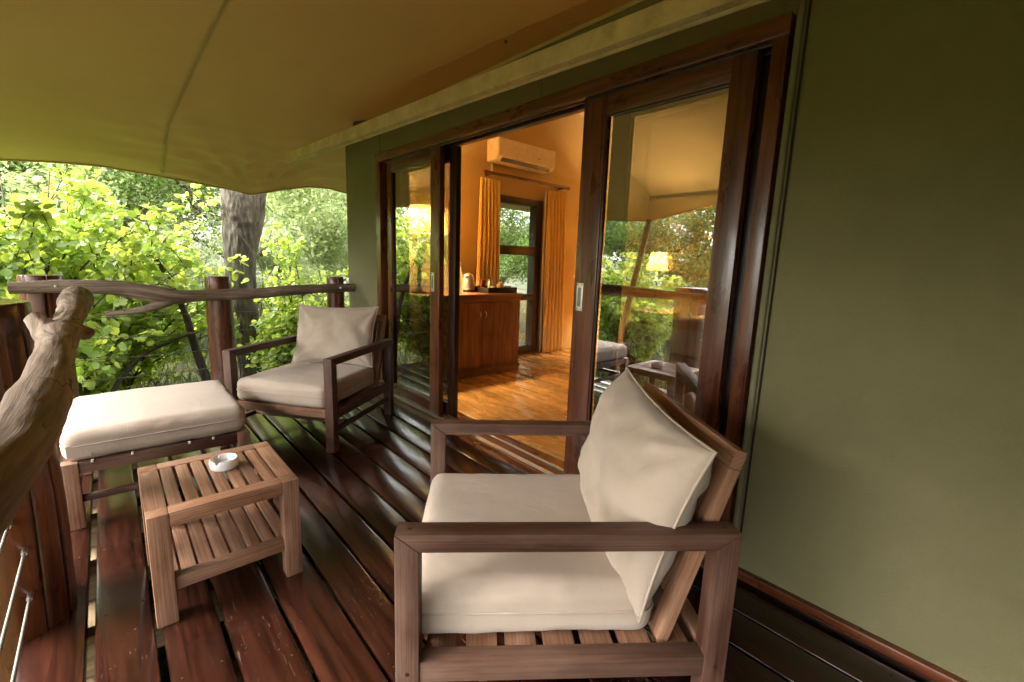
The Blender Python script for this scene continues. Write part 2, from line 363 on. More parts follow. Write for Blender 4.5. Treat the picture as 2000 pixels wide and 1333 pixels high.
# ------------------------------------------------------------------ ground
def gz(x, y):
    return -1.05 + 0.10 * nz3(x * 0.35, y * 0.35, 3.1) + 0.03 * max(0, math.hypot(x - 3, y) - 9) * (0.9 + 0.5 * nz3(x * .05, y * .05, 8))
nx = 90; xs = np.sign(np.linspace(-1, 1, nx)) * np.abs(np.linspace(-1, 1, nx)) ** 2.2 * 110
V = [(x + 4, y, gz(x + 4, y)) for x in xs for y in xs]
F = [(i * nx + j, (i + 1) * nx + j, (i + 1) * nx + j + 1, i * nx + j + 1) for i in range(nx - 1) for j in range(nx - 1)]
obj('ground', raw('ground', V, F), 'ground_soil', kind='structure')

# ------------------------------------------------------------------ deck
deck = empty('deck', kind='structure')
gaps = [(0.139, 0.020), (-0.032, 0.019), (-0.200, 0.014), (-0.373, 0.013), (-0.540, 0.010), (-0.695, 0.009), (-0.840, 0.009), (-1.000, 0.009), (-1.157, 0.008), (-1.320, 0.007), (-1.485, 0.007), (-1.655, 0.006)]
edges = [0.302] + [g for g, _ in gaps] + [-1.80]
wid = [0.0] + [w_ for _, w_ in gaps] + [0.0]
def board_mesh(wy, L, notch=None):
    bm = bmesh.new(); k = 40; rows = []
    for i in range(k + 1):
        x = -1.6 + (4.86 + 1.6) * i / k
        rows.append([(x, -wy / 2, -0.012), (x, -wy / 2 + 0.004, -0.002), (x, -wy / 2 + 0.012, 0), (x, wy / 2 - 0.012, 0), (x, wy / 2 - 0.004, -0.002), (x, wy / 2, -0.012), (x, wy / 2, -0.034), (x, -wy / 2, -0.034)])
    V = []
    for i, r_ in enumerate(rows):
        for (x, y, z) in r_:
            z += 0.0012 * nz3(x * 1.7, y * 9 + L, L)
            y += 0.0015 * nz3(x * 2.1, L * 3, math.copysign(1, y))
            V.append((x, y, z))
    F = []
    for i in range(k):
        for j in range(8): F.append((i * 8 + j, i * 8 + (j + 1) % 8, (i + 1) * 8 + (j + 1) % 8, (i + 1) * 8 + j))
    F += [tuple(range(7, -1, -1)), tuple(k * 8 + j for j in range(8))]
    return raw('board', V, F, [(v[0], v[1] + v[2]) for v in V], True, 35)
for i in range(len(edges) - 1):
    hi = edges[i] - wid[i] / 2; lo = edges[i + 1] + wid[i + 1] / 2
    obj('board', board_mesh(hi - lo, i * 7.3), 'deck_varnish', deck, (0, (hi + lo) / 2, 0))
x = -1.3
while x < 4.8:
    box('joist', (x, -1.86, -0.19), (x + 0.055, 0.27, -0.042), 'deck_raw', deck, bev=0.002); x += 0.46
# screw heads, two to each board at every joist
V = []; F = []; sx_ = -1.27
while sx_ < 4.8:
    for i in range(len(edges) - 1):
        for yy in (edges[i] - 0.035, edges[i + 1] + 0.035):
            c0 = len(V); jx, jy = random.uniform(-.006, .006), random.uniform(-.006, .006)
            V += [(sx_ + jx + 0.0036 * math.cos(k_ * PI / 4), yy + jy + 0.0036 * math.sin(k_ * PI / 4), 0.0016) for k_ in range(8)]; F.append(tuple(range(c0, c0 + 8)))
    sx_ += 0.46
obj('screw_heads', raw('screws', V, F, sm=False), 'crack_dark', deck, kind='stuff')
box('bearer', (-1.6, 0.10, -0.36), (4.84, 0.17, -0.195), 'deck_raw', deck)
box('shade_skirt', (-1.6, 0.225, -1.0), (4.84, 0.255, -0.20), 'dark_frame', deck)  # unseen boards added round the deck to darken the ground beneath it
box('shade_skirt', (-1.65, -1.86, -1.0), (-1.61, 0.224, -0.04), 'dark_frame', deck)
box('shade_skirt', (4.79, -1.86, -1.0), (4.82, 0.224, -0.05), 'dark_frame', deck)
box('bearer', (-1.6, -1.50, -0.36), (4.84, -1.43, -0.195), 'deck_raw', deck)

# ------------------------------------------------------------------ log railings
def log_post(parent, x, y, r, top, bot, seed, cracks):
    k = 26; pts = []; rad = []
    for i in range(k + 1):
        t = i / k; z = bot + (top - bot) * t
        pts.append((x + 0.01 * nz3(z * 1.5, seed, 0), y + 0.01 * nz3(z * 1.5, seed, 5), z)); rad.append(r * (1.06 - 0.08 * t + 0.02 * nz3(z * 3, seed, 9)))
    pts.insert(-1, (pts[-1][0], pts[-1][1], top - 0.010)); rad.insert(-1, rad[-1]); rad[-1] *= 0.95; pts[-3] = (pts[-1][0], pts[-1][1], pts[-3][2])
    def shp(i, a):
        s = 1 + 0.015 * nz3(math.cos(a) * 2 + seed, math.sin(a) * 2, i * 0.3)
        for c, wd, dp in cracks:
            d = (a - c - 0.05 * nz3(i * 0.25, seed, c) + PI) % (2 * PI) - PI
            s -= dp * max(0.0, 1 - abs(d) / wd)
        return s
    return obj('post', tubem(pts, rad, 180, shp, up=(1, 0, 0)), 'gum_pole', parent)
def driftwood(parent, ctrl, seed, name='handrail', seg=28, n=10, rough=0.10):
    c = spline(ctrl, n)
    def shp(i, a):
        p = c[i]; q = Vector((p[0] * 6 + math.cos(a) * 0.9, p[1] * 6 + math.sin(a) * 0.9, p[2] * 6 + seed))
        return 1 + rough * 2.0 * noise.noise(q * 0.8) + rough * 0.7 * noise.noise(q * 2.7) - rough * 0.22 * abs(noise.noise(Vector((i * 0.10, math.cos(a) * 4, math.sin(a) * 4 + seed)))) - rough * 0.25 * abs(noise.noise(Vector((i * 0.16, math.cos(a) * 11, math.sin(a) * 11 + seed))))
    me = tubem([tuple(p[:3]) for p in c], list(c[:, 3]), seg, shp)
    return obj(name, me, 'driftwood', parent)
back_rail = empty('log_railing', (4.6, -0.7, -0.9), label='log railing with a wavy driftwood top rail beside the leafy bush', cat='railing', group='log and driftwood railings')
def loc(o, e): o.location = o.location - e.location if False else Vector(o.location) - Vector(e.location); return o
for (y, r_, s, cr) in ((0.345, 0.122, 2.0, [(3.35, 0.07, 0.17), (2.4, 0.05, 0.06)]), (-0.715, 0.10, 5.0, [(2.3, 0.05, 0.05)]), (-1.715, 0.082, 9.0, [(3.1, 0.05, 0.06)])):
    loc(log_post(back_rail, 4.60, y, r_, 1.052, -1.2, s, cr), back_rail)
X0 = 4.46
rail_ctrl = [(X0 - 0.005, 0.488, 0.972, 0.040), (X0, 0.40, 0.974, 0.043), (X0, 0.249, 0.978, 0.046), (X0, 0.078, 0.977, 0.047), (X0, -0.09, 0.962, 0.056), (X0 - 0.01, -0.237, 0.926, 0.062), (X0 - 0.01, -0.361, 0.896, 0.060), (X0, -0.528, 0.899, 0.047), (X0, -0.706, 0.903, 0.046), (X0, -0.974, 0.908, 0.046), (X0 + 0.01, -1.225, 0.928, 0.047), (X0 + 0.03, -1.497, 0.943, 0.043), (X0 + 0.05, -1.865, 0.948, 0.041)]
hr = loc(driftwood(back_rail, rail_ctrl, 1.0, rough=0.07), back_rail)
loc(driftwood(back_rail, [(X0 - 0.01, -0.40, 0.885, 0.045), (X0 - 0.02, -0.326, 0.852, 0.040), (X0 - 0.03, -0.228, 0.812, 0.028), (X0 - 0.03, -0.105, 0.790, 0.022), (X0 - 0.03, 0.026, 0.778, 0.019)], 4.0, name='branch', seg=16, rough=0.08), back_rail)
for y, z, rr in ((0.262, 0.985, 0.010), (-1.70, 0.950, 0.009)):
    ring = [(X0 - 0.046, y + rr * math.cos(a), z + rr * math.sin(a)) for a in np.linspace(0, 2 * PI, 12, endpoint=False)]
    loc(obj('bolt', lathe([(0.0001, 0.012), (0.008, 0.011), (0.010, 0.004), (0.010, -0.02)], 12), 'steel', back_rail, (X0 - 0.040, y, z), (0, -PI / 2, 0)), back_rail)
for z in (0.74, 0.58, 0.42, 0.26, 0.12):
    loc(obj('cable', tubem([(4.60, 0.34, z), (4.60, -0.2, z - 0.006), (4.60, -0.71, z), (4.60, -1.2, z - 0.006), (4.60, -1.84, z)], 0.0028, 6), 'cable_steel', back_rail), back_rail)

side_rail = empty('log_railing', (2.1, 0.32, -0.9), label='thick split log post carrying a knobbly grey driftwood handrail', cat='railing', group='log and driftwood railings')
loc(log_post(side_rail, 2.105, 0.325, 0.147, 1.075, -1.2, 14.0, [(4.25, 0.055, 0.17), (3.75, 0.04, 0.07), (5.3, 0.04, 0.06)]), side_rail)
near_ctrl = [(-0.6, 0.70, 0.975, 0.055), (0.0, 0.37, 0.978, 0.058), (0.3, 0.245, 0.98, 0.058), (0.55, 0.155, 0.985, 0.056), (0.75, 0.116, 0.990, 0.054), (0.90, 0.104, 0.993, 0.054), (1.15, 0.100, 0.993, 0.055), (1.50, 0.108, 0.992, 0.053), (1.75, 0.116, 0.990, 0.062), (1.90, 0.114, 0.992, 0.062), (2.05, 0.110, 1.000, 0.056), (2.25, 0.106, 1.004, 0.057), (2.50, 0.110, 1.006, 0.066), (2.80, 0.112, 1.006, 0.079), (3.02, 0.114, 1.004, 0.088), (3.07, 0.114, 1.004, 0.082), (3.09, 0.115, 1.003, 0.060)]
loc(driftwood(side_rail, [(a, b_, c, d * 0.70) for a, b_, c, d in near_ctrl], 8.0, seg=72, n=18, rough=0.075), side_rail)
loc(driftwood(side_rail, [(1.86, 0.112, 0.970, 0.024), (1.86, 0.128, 0.985, 0.034), (1.87, 0.140, 1.000, 0.036), (1.88, 0.152, 1.020, 0.029), (1.89, 0.161, 1.036, 0.025), (1.90, 0.166, 1.046, 0.024), (1.90, 0.168, 1.050, 0.018)], 3.0, name='knot', seg=48, n=12, rough=0.13), side_rail)
kn = loc(driftwood(side_rail, [(1.84, 0.115, 1.012, 0.016), (1.87, 0.105, 1.018, 0.022), (1.91, 0.090, 1.012, 0.020), (1.93, 0.074, 0.998, 0.019), (1.94, 0.062, 0.986, 0.023), (1.94, 0.055, 0.978, 0.020), (1.94, 0.050, 0.972, 0.010)], 6.0, name='knot', seg=48, n=12, rough=0.15), side_rail)
obj('knot_hole_shade', lathe([(0.011, 0.0), (0.010, 0.003), (0.006, 0.0035), (0.0005, 0.003)], 14, wave=lambda a, i: 1 + 0.25 * math.sin(2 * a + 1)), 'crack_dark', kn, (1.836, 0.114, 1.014), (0, R(-80), 0))  # dark disc painted for the shade inside a hollow knot
for z, y in ((0.60, 0.29), (0.413, 0.286), (0.312, 0.263), (0.156, 0.267)):
    c = loc(obj('cable', tubem([(2.02, y, z), (0.8, y, z - 0.004), (-1.4, y, z)], 0.0042, 8), 'cable_steel', side_rail), side_rail)
    obj('ferrule', tubem([(1.93, y, z), (2.0, y, z)], 0.0075, 10), 'steel', c)
loc(box('base_plate', (4.44, 0.16, -0.02), (4.50, 0.26, 0.012), 'dark_frame', back_rail), back_rail)

# ------------------------------------------------------------------ tent: walls, canopy, doors, window
tent = empty('safari_tent', (4.0, -1.95, 0.0), label='olive canvas safari tent with a tan canopy and sliding glass doors', cat='tent')
TW = Vector(tent.location)
def T(o): o.location = Vector(o.location) - TW; return o
WY = -1.875
def canvas_sheet(y, x0, x1, z0, z1, seed, amp=0.004):
    kx, kz = 60, 40; V = []; F = []
    for i in range(kx + 1):
        for j in range(kz + 1):
            x = x0 + (x1 - x0) * i / kx; z = z0 + (z1 - z0) * j / kz
            e = min(1, 6 * min(i / kx, 1 - i / kx, j / kz, 1 - j / kz))
            V.append((x, y + e * amp * (nz3(x * 1.1, z * 0.8, seed) + 0.4 * nz3(x * 3, z * 1.4, seed + 4)), z))
    for i in range(kx):
        for j in range(kz):
            a = i * (kz + 1) + j; F.append((a, a + kz + 1, a + kz + 2, a + 1))
    me = raw('canvas', V, F); return me
def wall_panel(x0, x1, z0, z1, seed, amp=0.004):
    w_ = T(obj('canvas_wall', canvas_sheet(WY, x0, x1, z0, z1, seed, amp), 'olive_canvas', tent))
    lin = obj('lining', boxm(x1 - x0 - 0.004, 0.03, z1 - z0 - 0.004, g=0, bev=0), 'room_canvas', w_, ((x0 + x1) / 2, WY - 0.055, (z0 + z1) / 2))
    return w_
wl = wall_panel(3.955, 4.655, -0.25, 2.40, 1.0)
wr = wall_panel(-2.6, 0.675, 0.03, 2.40, 2.0, 0.014)
wt = wall_panel(0.675, 3.955, 2.135, 2.40, 3.0)
# rope welts and seams
def welt(parent, x, z0, z1, r=0.009, mat='rope_green'):
    return obj('welt', tubem([(x, WY + 0.004, z0), (x, WY + 0.004, z1)], r, 10, up=(1, 0, 0)), mat, parent)
welt(wr, 0.660, 0.03, 2.39, 0.012); welt(wr, 0.636, 0.03, 2.39, 0.004, 'crack_dark')
for x, (z0, z1), p in ((1.93, (2.14, 2.39), wt), (3.90, (2.14, 2.39), wt)): welt(p, x, z0, z1, 0.003)
T(box('corner_post', (4.60, WY - 0.075, -0.25), (4.652, WY - 0.006, 2.39), 'olive_canvas', tent, bev=0.01))
T(box('added_shade_screen', (-1.52, -1.84, 0.005), (-1.50, 0.75, 2.25), 'olive_canvas', tent, bev=0))  # unseen screen added behind the camera to cut light on the wall
T(box('skirting', (-2.6, WY - 0.01, -0.002), (0.70, WY + 0.028, 0.034), 'door_wood', tent, bev=0.004))
T(box('skirting', (-2.6, WY - 0.02, -1.05), (4.65, WY + 0.010, -0.010), 'dark_frame', tent, bev=0.004))  # carried down to the ground, unseen, to block light under the deck
# end wall with a window opening
EX = 4.42
def end_piece(y0, y1, z0, z1):
    T(box('canvas_wall', (EX, y0, z0), (4.62, y1, z1), 'room_canvas', tent, bev=0))
WYL, WYR, WZ0, WZ1 = -3.50, -4.40, 0.05, 2.06
end_piece(WYL, -1.952, -0.2, 2.42); end_piece(-6.9, WYR, -0.2, 2.42); end_piece(WYR, WYL, WZ1, 2.42); end_piece(WYR, WYL, -0.2, WZ0)
T(box('canvas_wall', (4.623, -6.9, -0.25), (4.65, WYR, 2.6), 'olive_canvas', tent, bev=0)); T(box('canvas_wall', (4.623, WYL, -0.25), (4.65, -1.955, 2.6), 'olive_canvas', tent, bev=0))
T(box('canvas_wall', (-2.6, -6.95, -0.2), (4.65, -6.9, 3.2), 'room_canvas', tent, bev=0))
def gable(x0, x1):
    sec = [(-1.90, 2.421), (-4.4, 3.605), (-6.92, 2.421)]; V = [(x0, y, z) for y, z in sec] + [(x1, y, z) for y, z in sec]
    T(obj('gable', raw('gable', V, [(0, 1, 2), (5, 4, 3), (0, 3, 4, 1), (1, 4, 5, 2), (2, 5, 3, 0)], sm=False), 'room_canvas', tent))
gable(EX, 4.62); gable(-2.65, -2.6)
T(box('canvas_wall', (-2.65, -6.9, -0.2), (-2.6, -1.95, 2.42), 'room_canvas', tent, bev=0))
# room ceiling (two canvas slopes)
def slope(y0, z0, y1, z1):
    V = [(-2.6, y0, z0), (4.65, y0, z0), (4.65, y1, z1), (-2.6, y1, z1)]; V += [(a, b_, c + 0.02) for a, b_, c in V]
    F = [(0, 1, 2, 3), (7, 6, 5, 4), (0, 4, 5, 1), (1, 5, 6, 2), (2, 6, 7, 3), (3, 7, 4, 0)]
    T(obj('roof_slope', raw('roof', V, F, sm=False), 'room_canvas', tent))
slope(-1.87, 2.40, -4.4, 3.60); slope(-4.4, 3.60, -6.95, 2.40)
# window
wn = empty('window', parent=tent); T(wn)
def wb(name, y0, y1, z0, z1, x0=4.40, x1=4.52): return box(name, (x0, y0, z0), (x1, y1, z1), 'dark_frame', wn, bev=0.004)
wb('frame', WYR, WYR + 0.115, WZ0, WZ1); wb('frame', WYL - 0.08, WYL, WZ0, WZ1); wb('frame', WYR + 0.115, WYL - 0.08, WZ1 - 0.085, WZ1); wb('frame', WYR + 0.115, WYL - 0.08, WZ0, WZ0 + 0.10)
wb('mullion', WYR + 0.115, WYL - 0.08, 1.352, 1.465); wb('mullion', WYR + 0.115, WYL - 0.08, 0.765, 0.845)
for z0, z1 in ((1.465, WZ1 - 0.085), (0.845, 1.352), (WZ0 + 0.10, 0.765)):
    box('pane', (4.458, WYR + 0.115, z0), (4.462, WYL - 0.08, z1), 'window_glass', wn, bev=0)
# door frame
df = empty('door_frame', parent=tent); T(df)
def dfb(name, x0, x1, y0, y1, z0, z1, mat='door_wood', g=None): return box(name, (x0, y0, z0), (x1, y1, z1), mat, df, g=g, bev=0.004)
dfb('head', 0.683, 3.95, -1.885, -1.852, 2.068, 2.138); dfb('head', 0.683, 3.95, -2.06, -1.887, 2.085, 2.138)
dfb('track', 0.74, 3.90, -1.902, -1.888, 2.060, 2.084, 'dark_frame'); dfb('track', 0.74, 3.90, -1.972, -1.955, 2.060, 2.084, 'dark_frame')
dfb('jamb', 3.865, 3.95, -2.06, -1.852, 0.0, 2.067); dfb('jamb', 0.683, 0.737, -2.06, -1.852, 0.0, 2.067)
dfb('threshold', 0.70, 3.94, -2.07, -1.798, -0.03, 0.012); dfb('threshold', 0.738, 3.864, -2.06, -1.845, 0.0125, 0.024)
dfb('track', 0.745, 3.86, -1.884, -1.874, 0.0245, 0.034, 'steel'); dfb('track', 0.745, 3.86, -1.972, -1.962, 0.0245, 0.034, 'steel'); 
dfb('track', 0.745, 3.86, -1.868, -1.858, 0.0245, 0.030, 'steel')
def sliding_door(x0, x1, y, sl, sr, handle=None, label=None, wd='door_wood'):
    d = empty('sliding_door', parent=tent); T(d)
    if label: d['label'] = label
    z0, z1, th = 0.030, 2.062, 0.022
    def b_(name, a, c, e, f, mat=wd): return box(name, (a, y - th, e), (c, y + th, f), mat, d, bev=0.005)
    b_('stile', x0, x0 + sr, z0, z1); b_('stile', x1 - sl, x1, z0, z1)
    b_('rail', x0 + sr + 0.0005, x1 - sl - 0.0005, z1 - 0.092, z1); b_('rail', x0 + sr + 0.0005, x1 - sl - 0.0005, z0, z0 + 0.098)
    zt, zb = z1 - 0.092, z0 + 0.098
    for a, c, e, f in ((x0 + sr, x0 + sr + 0.008, zb, zt), (x1 - sl - 0.008, x1 - sl, zb, zt), (x0 + sr + 0.008, x1 - sl - 0.008, zt - 0.008, zt), (x0 + sr + 0.008, x1 - sl - 0.008, zb, zb + 0.008)):
        box('bead', (a, y + 0.004, e), (c, y + 0.014, f), 'door_wood', d, bev=0.002)
    V = [(x0 + sr, y, zb), (x1 - sl, y, zb), (x1 - sl, y, zt), (x0 + sr, y, zt)]
    obj('pane', raw('pane', V, [(0, 1, 2, 3)], sm=False), 'door_glass', d)
    if handle:
        hx = handle; hz = 1.083; yf = y + th
        bm = bmesh.new()
        h = box('flush_pull', (hx - 0.021, yf - 0.001, hz - 0.073), (hx + 0.021, yf + 0.004, hz + 0.073), 'satin_plate', d, bev=0.0015)
        box('recess', (hx - 0.011, yf + 0.0035, hz - 0.050), (hx + 0.011, yf + 0.0050, hz + 0.050), 'pull_recess', d, bev=0.0005)
        for sx in (-0.015, 0.015):
            for sz in (-0.065, 0.065): box('screw', (hx + sx - 0.003, yf + 0.0035, hz + sz - 0.003), (hx + sx + 0.003, yf + 0.0052, hz + sz + 0.003), 'black_plastic', d, bev=0.001)
    return d
sliding_door(2.955, 3.80, -1.905, 0.085, 0.132, handle=3.045)
sliding_door(2.862, 3.72, -1.985, 0.095, 0.085, wd='dark_frame')  # inner leaf in a darker colour, standing for shade in the gap
sliding_door(0.795, 1.622, -1.905, 0.142, 0.092, handle=1.578)
sliding_door(0.775, 1.50, -1.985, 0.10, 0.10, wd='dark_frame')
# eave batten wrapped in canvas
eb = T(bar('eave_batten', (5.0, -1.434, 2.175), (-2.2, -1.72, 2.118), 0.05, 0.088, 'batten_canvas', tent, bev=0.012))
T(obj('welt', tubem([(5.0, -1.455, 2.132), (-2.2, -1.745, 2.072)], 0.010, 10), 'batten_canvas', tent))
# canopy
EY = [-8.5, -3.2, -2.6, -2.3, -2.108, -1.871, -1.644, -1.481, -1.35, -1.273, -1.19, -1.08, -0.851, -0.436, -0.067, 0.267, 0.57, 1.0, 1.6]
EZ = [2.1, 2.1, 2.07, 2.055, 2.086, 2.078, 2.022, 1.968, 1.925, 1.900, 1.908, 1.919, 1.931, 1.967, 1.994, 1.979, 1.946, 1.92, 1.84]
FX = [-4.0, -1.2, 0.6, 1.8, 2.5, 2.9, 3.38, 4.2, 5.0, 5.8]
FZ = [1.35, 1.40, 1.80, 2.02, 1.99, 1.93, 1.85, 1.90, 1.90, 1.84]  # edge dropped out of view at the near end to shade the wall
def canz(x, y):
    e = float(np.interp(y, EY, EZ)); d = 5.8 - x; wv = math.exp(-d / 0.9)
    zend = 1.97 + (e - 1.97) * wv + 0.44 * d * (1 - 0.16 * math.exp(-d / 1.2))
    zend = min(zend, 1.95 + 0.55 * max(0.0, x + 2.3)) if x < 2 else zend  # near end brought down behind the camera to darken the wall
    f = float(np.interp(x, FX, FZ)); q = 1.55 - y; wf = math.exp(-q / 0.8)
    zfr = 1.97 + (f - 1.97) * wf + 0.36 * q
    if q > 5.9: zfr = 1.97 + 0.36 * 5.9 - 0.25 * (q - 5.9)
    k = 0.35; h = max(0.0, min(1.0, 0.5 + 0.5 * (zend - zfr) / k))
    z = zend * (1 - h) + zfr * h - k * h * (1 - h)
    yc = -1.44 - 0.77 * (5.02 - x); sv = (yc - y) / 0.14
    if x < 4.85: z += 0.14 * 1.15 * (math.log1p(math.exp(min(sv, 30))) if sv < 30 else sv) * min(1.0, (4.85 - x) * 1.2)
    ysm = float(np.interp(x, [3.5, 4.03, 4.74, 5.03, 5.8], [-0.69, -0.64, -0.55, -0.5, -0.5])); ds = abs(y - ysm)
    z += (0.0045 * math.sin(x * 85 + 3 * nz3(x * 4, y * 2, 1)) - 0.003) * math.exp(-ds / 0.06)
    # slack folds gathered towards the tie
    ax, ay = x - 5.8, y + 1.273; rr = math.hypot(ax, ay); an = math.atan2(ay, -ax)
    z += 0.034 * math.exp(-rr / 0.7) * math.sin(an * 17 + 1.5 * nz3(x, y, 2)) * min(1, rr * 2.2)
    z += (0.005 + 0.016 * math.exp(-((y + 1.3) / 0.8) ** 2)) * math.exp(-d / 0.6) * math.sin(d * 42 + 0.9 * y + 2.5 * nz3(x * 0.8, y * 0.8, 5)) * min(1, d * 3)
    z += 0.02 * nz3(x * 0.6, y * 0.6, 7)
    return z
def cgrid(a, b_, n): return np.linspace(a, b_, n)
cx = np.concatenate([cgrid(-2.3, 3.0, 50)[:-1], cgrid(3.0, 5.8, 150)]); cy = np.concatenate([cgrid(-8.4, -2.6, 30)[:-1], cgrid(-2.6, 1.55, 170)])
V = []; F = []; k = len(cy)
for x in cx:
    for y in cy:
        d = 5.8 - x
        V.append((x, y, canz(x, y)))
for i in range(len(cx) - 1):
    for j in range(k - 1): F.append((i * k + j, (i + 1) * k + j, (i + 1) * k + j + 1, i * k + j + 1))
can = T(obj('canopy', raw('canopy', V, F), 'roof_canvas', tent))
sd = can.modifiers.new('thick', 'SOLIDIFY'); sd.thickness = 0.006; sd.offset = 1
# sheets added between inner roof and fly to keep light out of the loft
def loft_light_block(pts):
    V = []; F = []
    for x, y, z in pts: V += [(x, y, z), (x, y, canz(x, y) + 0.004)]
    for i in range(len(pts) - 1): F.append((2 * i, 2 * i + 2, 2 * i + 3, 2 * i + 1))
    T(obj('loft_light_block', raw('loft_light_block', V, F), 'olive_canvas', tent))
loft_light_block([(4.64, y, (2.36 + 0.474 * max(0, min(-1.87 - y, y + 6.93)))) for y in np.linspace(-1.95, -6.9, 40)])
loft_light_block([(x, -6.9, 2.36) for x in np.linspace(-2.6, 4.64, 40)])
loft_light_block([(-2.6, y, (2.36 + 0.474 * max(0, min(-1.87 - y, y + 6.93)))) for y in np.linspace(-1.9, -6.9, 40)])
def seam(pts, wd=0.032):
    P = spline([(a, b_, 0) for a, b_ in pts], 40); V = []; F = []
    for i, p in enumerate(P):
        t = P[min(i + 1, len(P) - 1)] - P[max(i - 1, 0)]; t = t / np.linalg.norm(t); nrm = (-t[1], t[0])
        for j in range(5):
            s = (j / 4 - 0.5) * wd; x = p[0] + nrm[0] * s; y = p[1] + nrm[1] * s
            pk = 0.003 * math.sin(i * 1.1 + j * 0.5)
            V.append((x, y, canz(x, y) - 0.002 - (0.002 + pk * 1.0 if 0 < j < 4 else 0)))
    for i in range(len(P) - 1):
        for j in range(4): F.append((i * 5 + j, (i + 1) * 5 + j, (i + 1) * 5 + j + 1, i * 5 + j + 1))
    return obj('seam', raw('seam', V, F), 'roof_canvas', can)
seam([(5.79, -0.50), (5.03, -0.50), (4.4, -0.60), (3.5, -0.69), (2.0, -0.80), (0.5, -0.9)])
hem = [(5.795, y, canz(5.795, y) - 0.006) for y in np.linspace(-3.4, 1.55, 120)]
obj('hem', tubem(hem, 0.008, 8), 'roof_seam', can)
hem2 = [(x, 1.545, canz(x, 1.545) - 0.006) for x in np.linspace(5.795, -2.28, 140)]
obj('hem', tubem(hem2, 0.008, 8), 'roof_seam', can)
pole = obj('canopy_pole', tubem([(4.0, 1.62, -1.2), (3.7, 1.56, 0.4), (3.385, 1.53, 1.86)], [0.045, 0.042, 0.038], 14), 'gum_pole', label='slanting log pole propping the front edge of the canopy', cat='pole')

# ------------------------------------------------------------------ furniture
def softbox(sx, sy, sz, r=0.03, puff=0.012, seed=0.0, n=34, wr=0.0045):
    """box cushion: rounded edges, crowned top, slack faces."""
    bm = bmesh.new(); bmesh.ops.create_cube(bm, size=2.0); bmesh.ops.subdivide_edges(bm, edges=bm.edges[:], cuts=n, use_grid_fill=True)
    hx, hy, hz = sx / 2, sy / 2, sz / 2
    for v in bm.verts:
        u, w_, t = v.co; p = Vector((u * hx, w_ * hy, t * hz))
        c = Vector((max(-hx + r, min(hx - r, p.x)), max(-hy + r, min(hy - r, p.y)), max(-hz + r, min(hz - r, p.z))))
        d = p - c
        if d.length > 1e-6:
            q = c + d.normalized() * r
        else: q = p
        f = (1 - u * u) * (1 - w_ * w_)
        q.z += puff * (f ** 0.5) * (1 if t > 0 else -0.25) * abs(t)
        q.x += puff * 0.0 * u * (1 - w_ ** 4) * (1 - t * t) * (abs(u) > 0.98); q.y += puff * 0.0 * w_ * (1 - u ** 4) * (1 - t * t) * (abs(w_) > 0.98)
        s = Vector((q.x * 7, q.y * 7, q.z * 9 + seed)); dn = noise.noise(s) + 0.5 * noise.noise(s * 2.3)
        q += Vector((u * abs(u), w_ * abs(w_), t * abs(t) * 0.6)) * wr * dn
        # vertical puckers near the seams of the sides
        if abs(t) < 0.99:
            q += Vector((u * (abs(u) > .98), w_ * (abs(w_) > .98), 0)) * 0.0022 * noise.noise(Vector((q.x * 40, q.y * 40, seed))) * (abs(t) ** 2)
        v.co = q
    me = bpy.data.meshes.new('cushion'); bm.to_mesh(me); bm.free(); return smooth(me)
def edge_loop(sx, sy, z, r):
    pts = []; hx, hy = sx / 2, sy / 2
    for cx_, cy_, a0 in ((hx - r, hy - r, 0), (-hx + r, hy - r, 90), (-hx + r, -hy + r, 180), (hx - r, -hy + r, 270)):
        for k_ in range(5): a = R(a0 + k_ * 22.5); pts.append((cx_ + r * math.cos(a), cy_ + r * math.sin(a), z))
    return pts
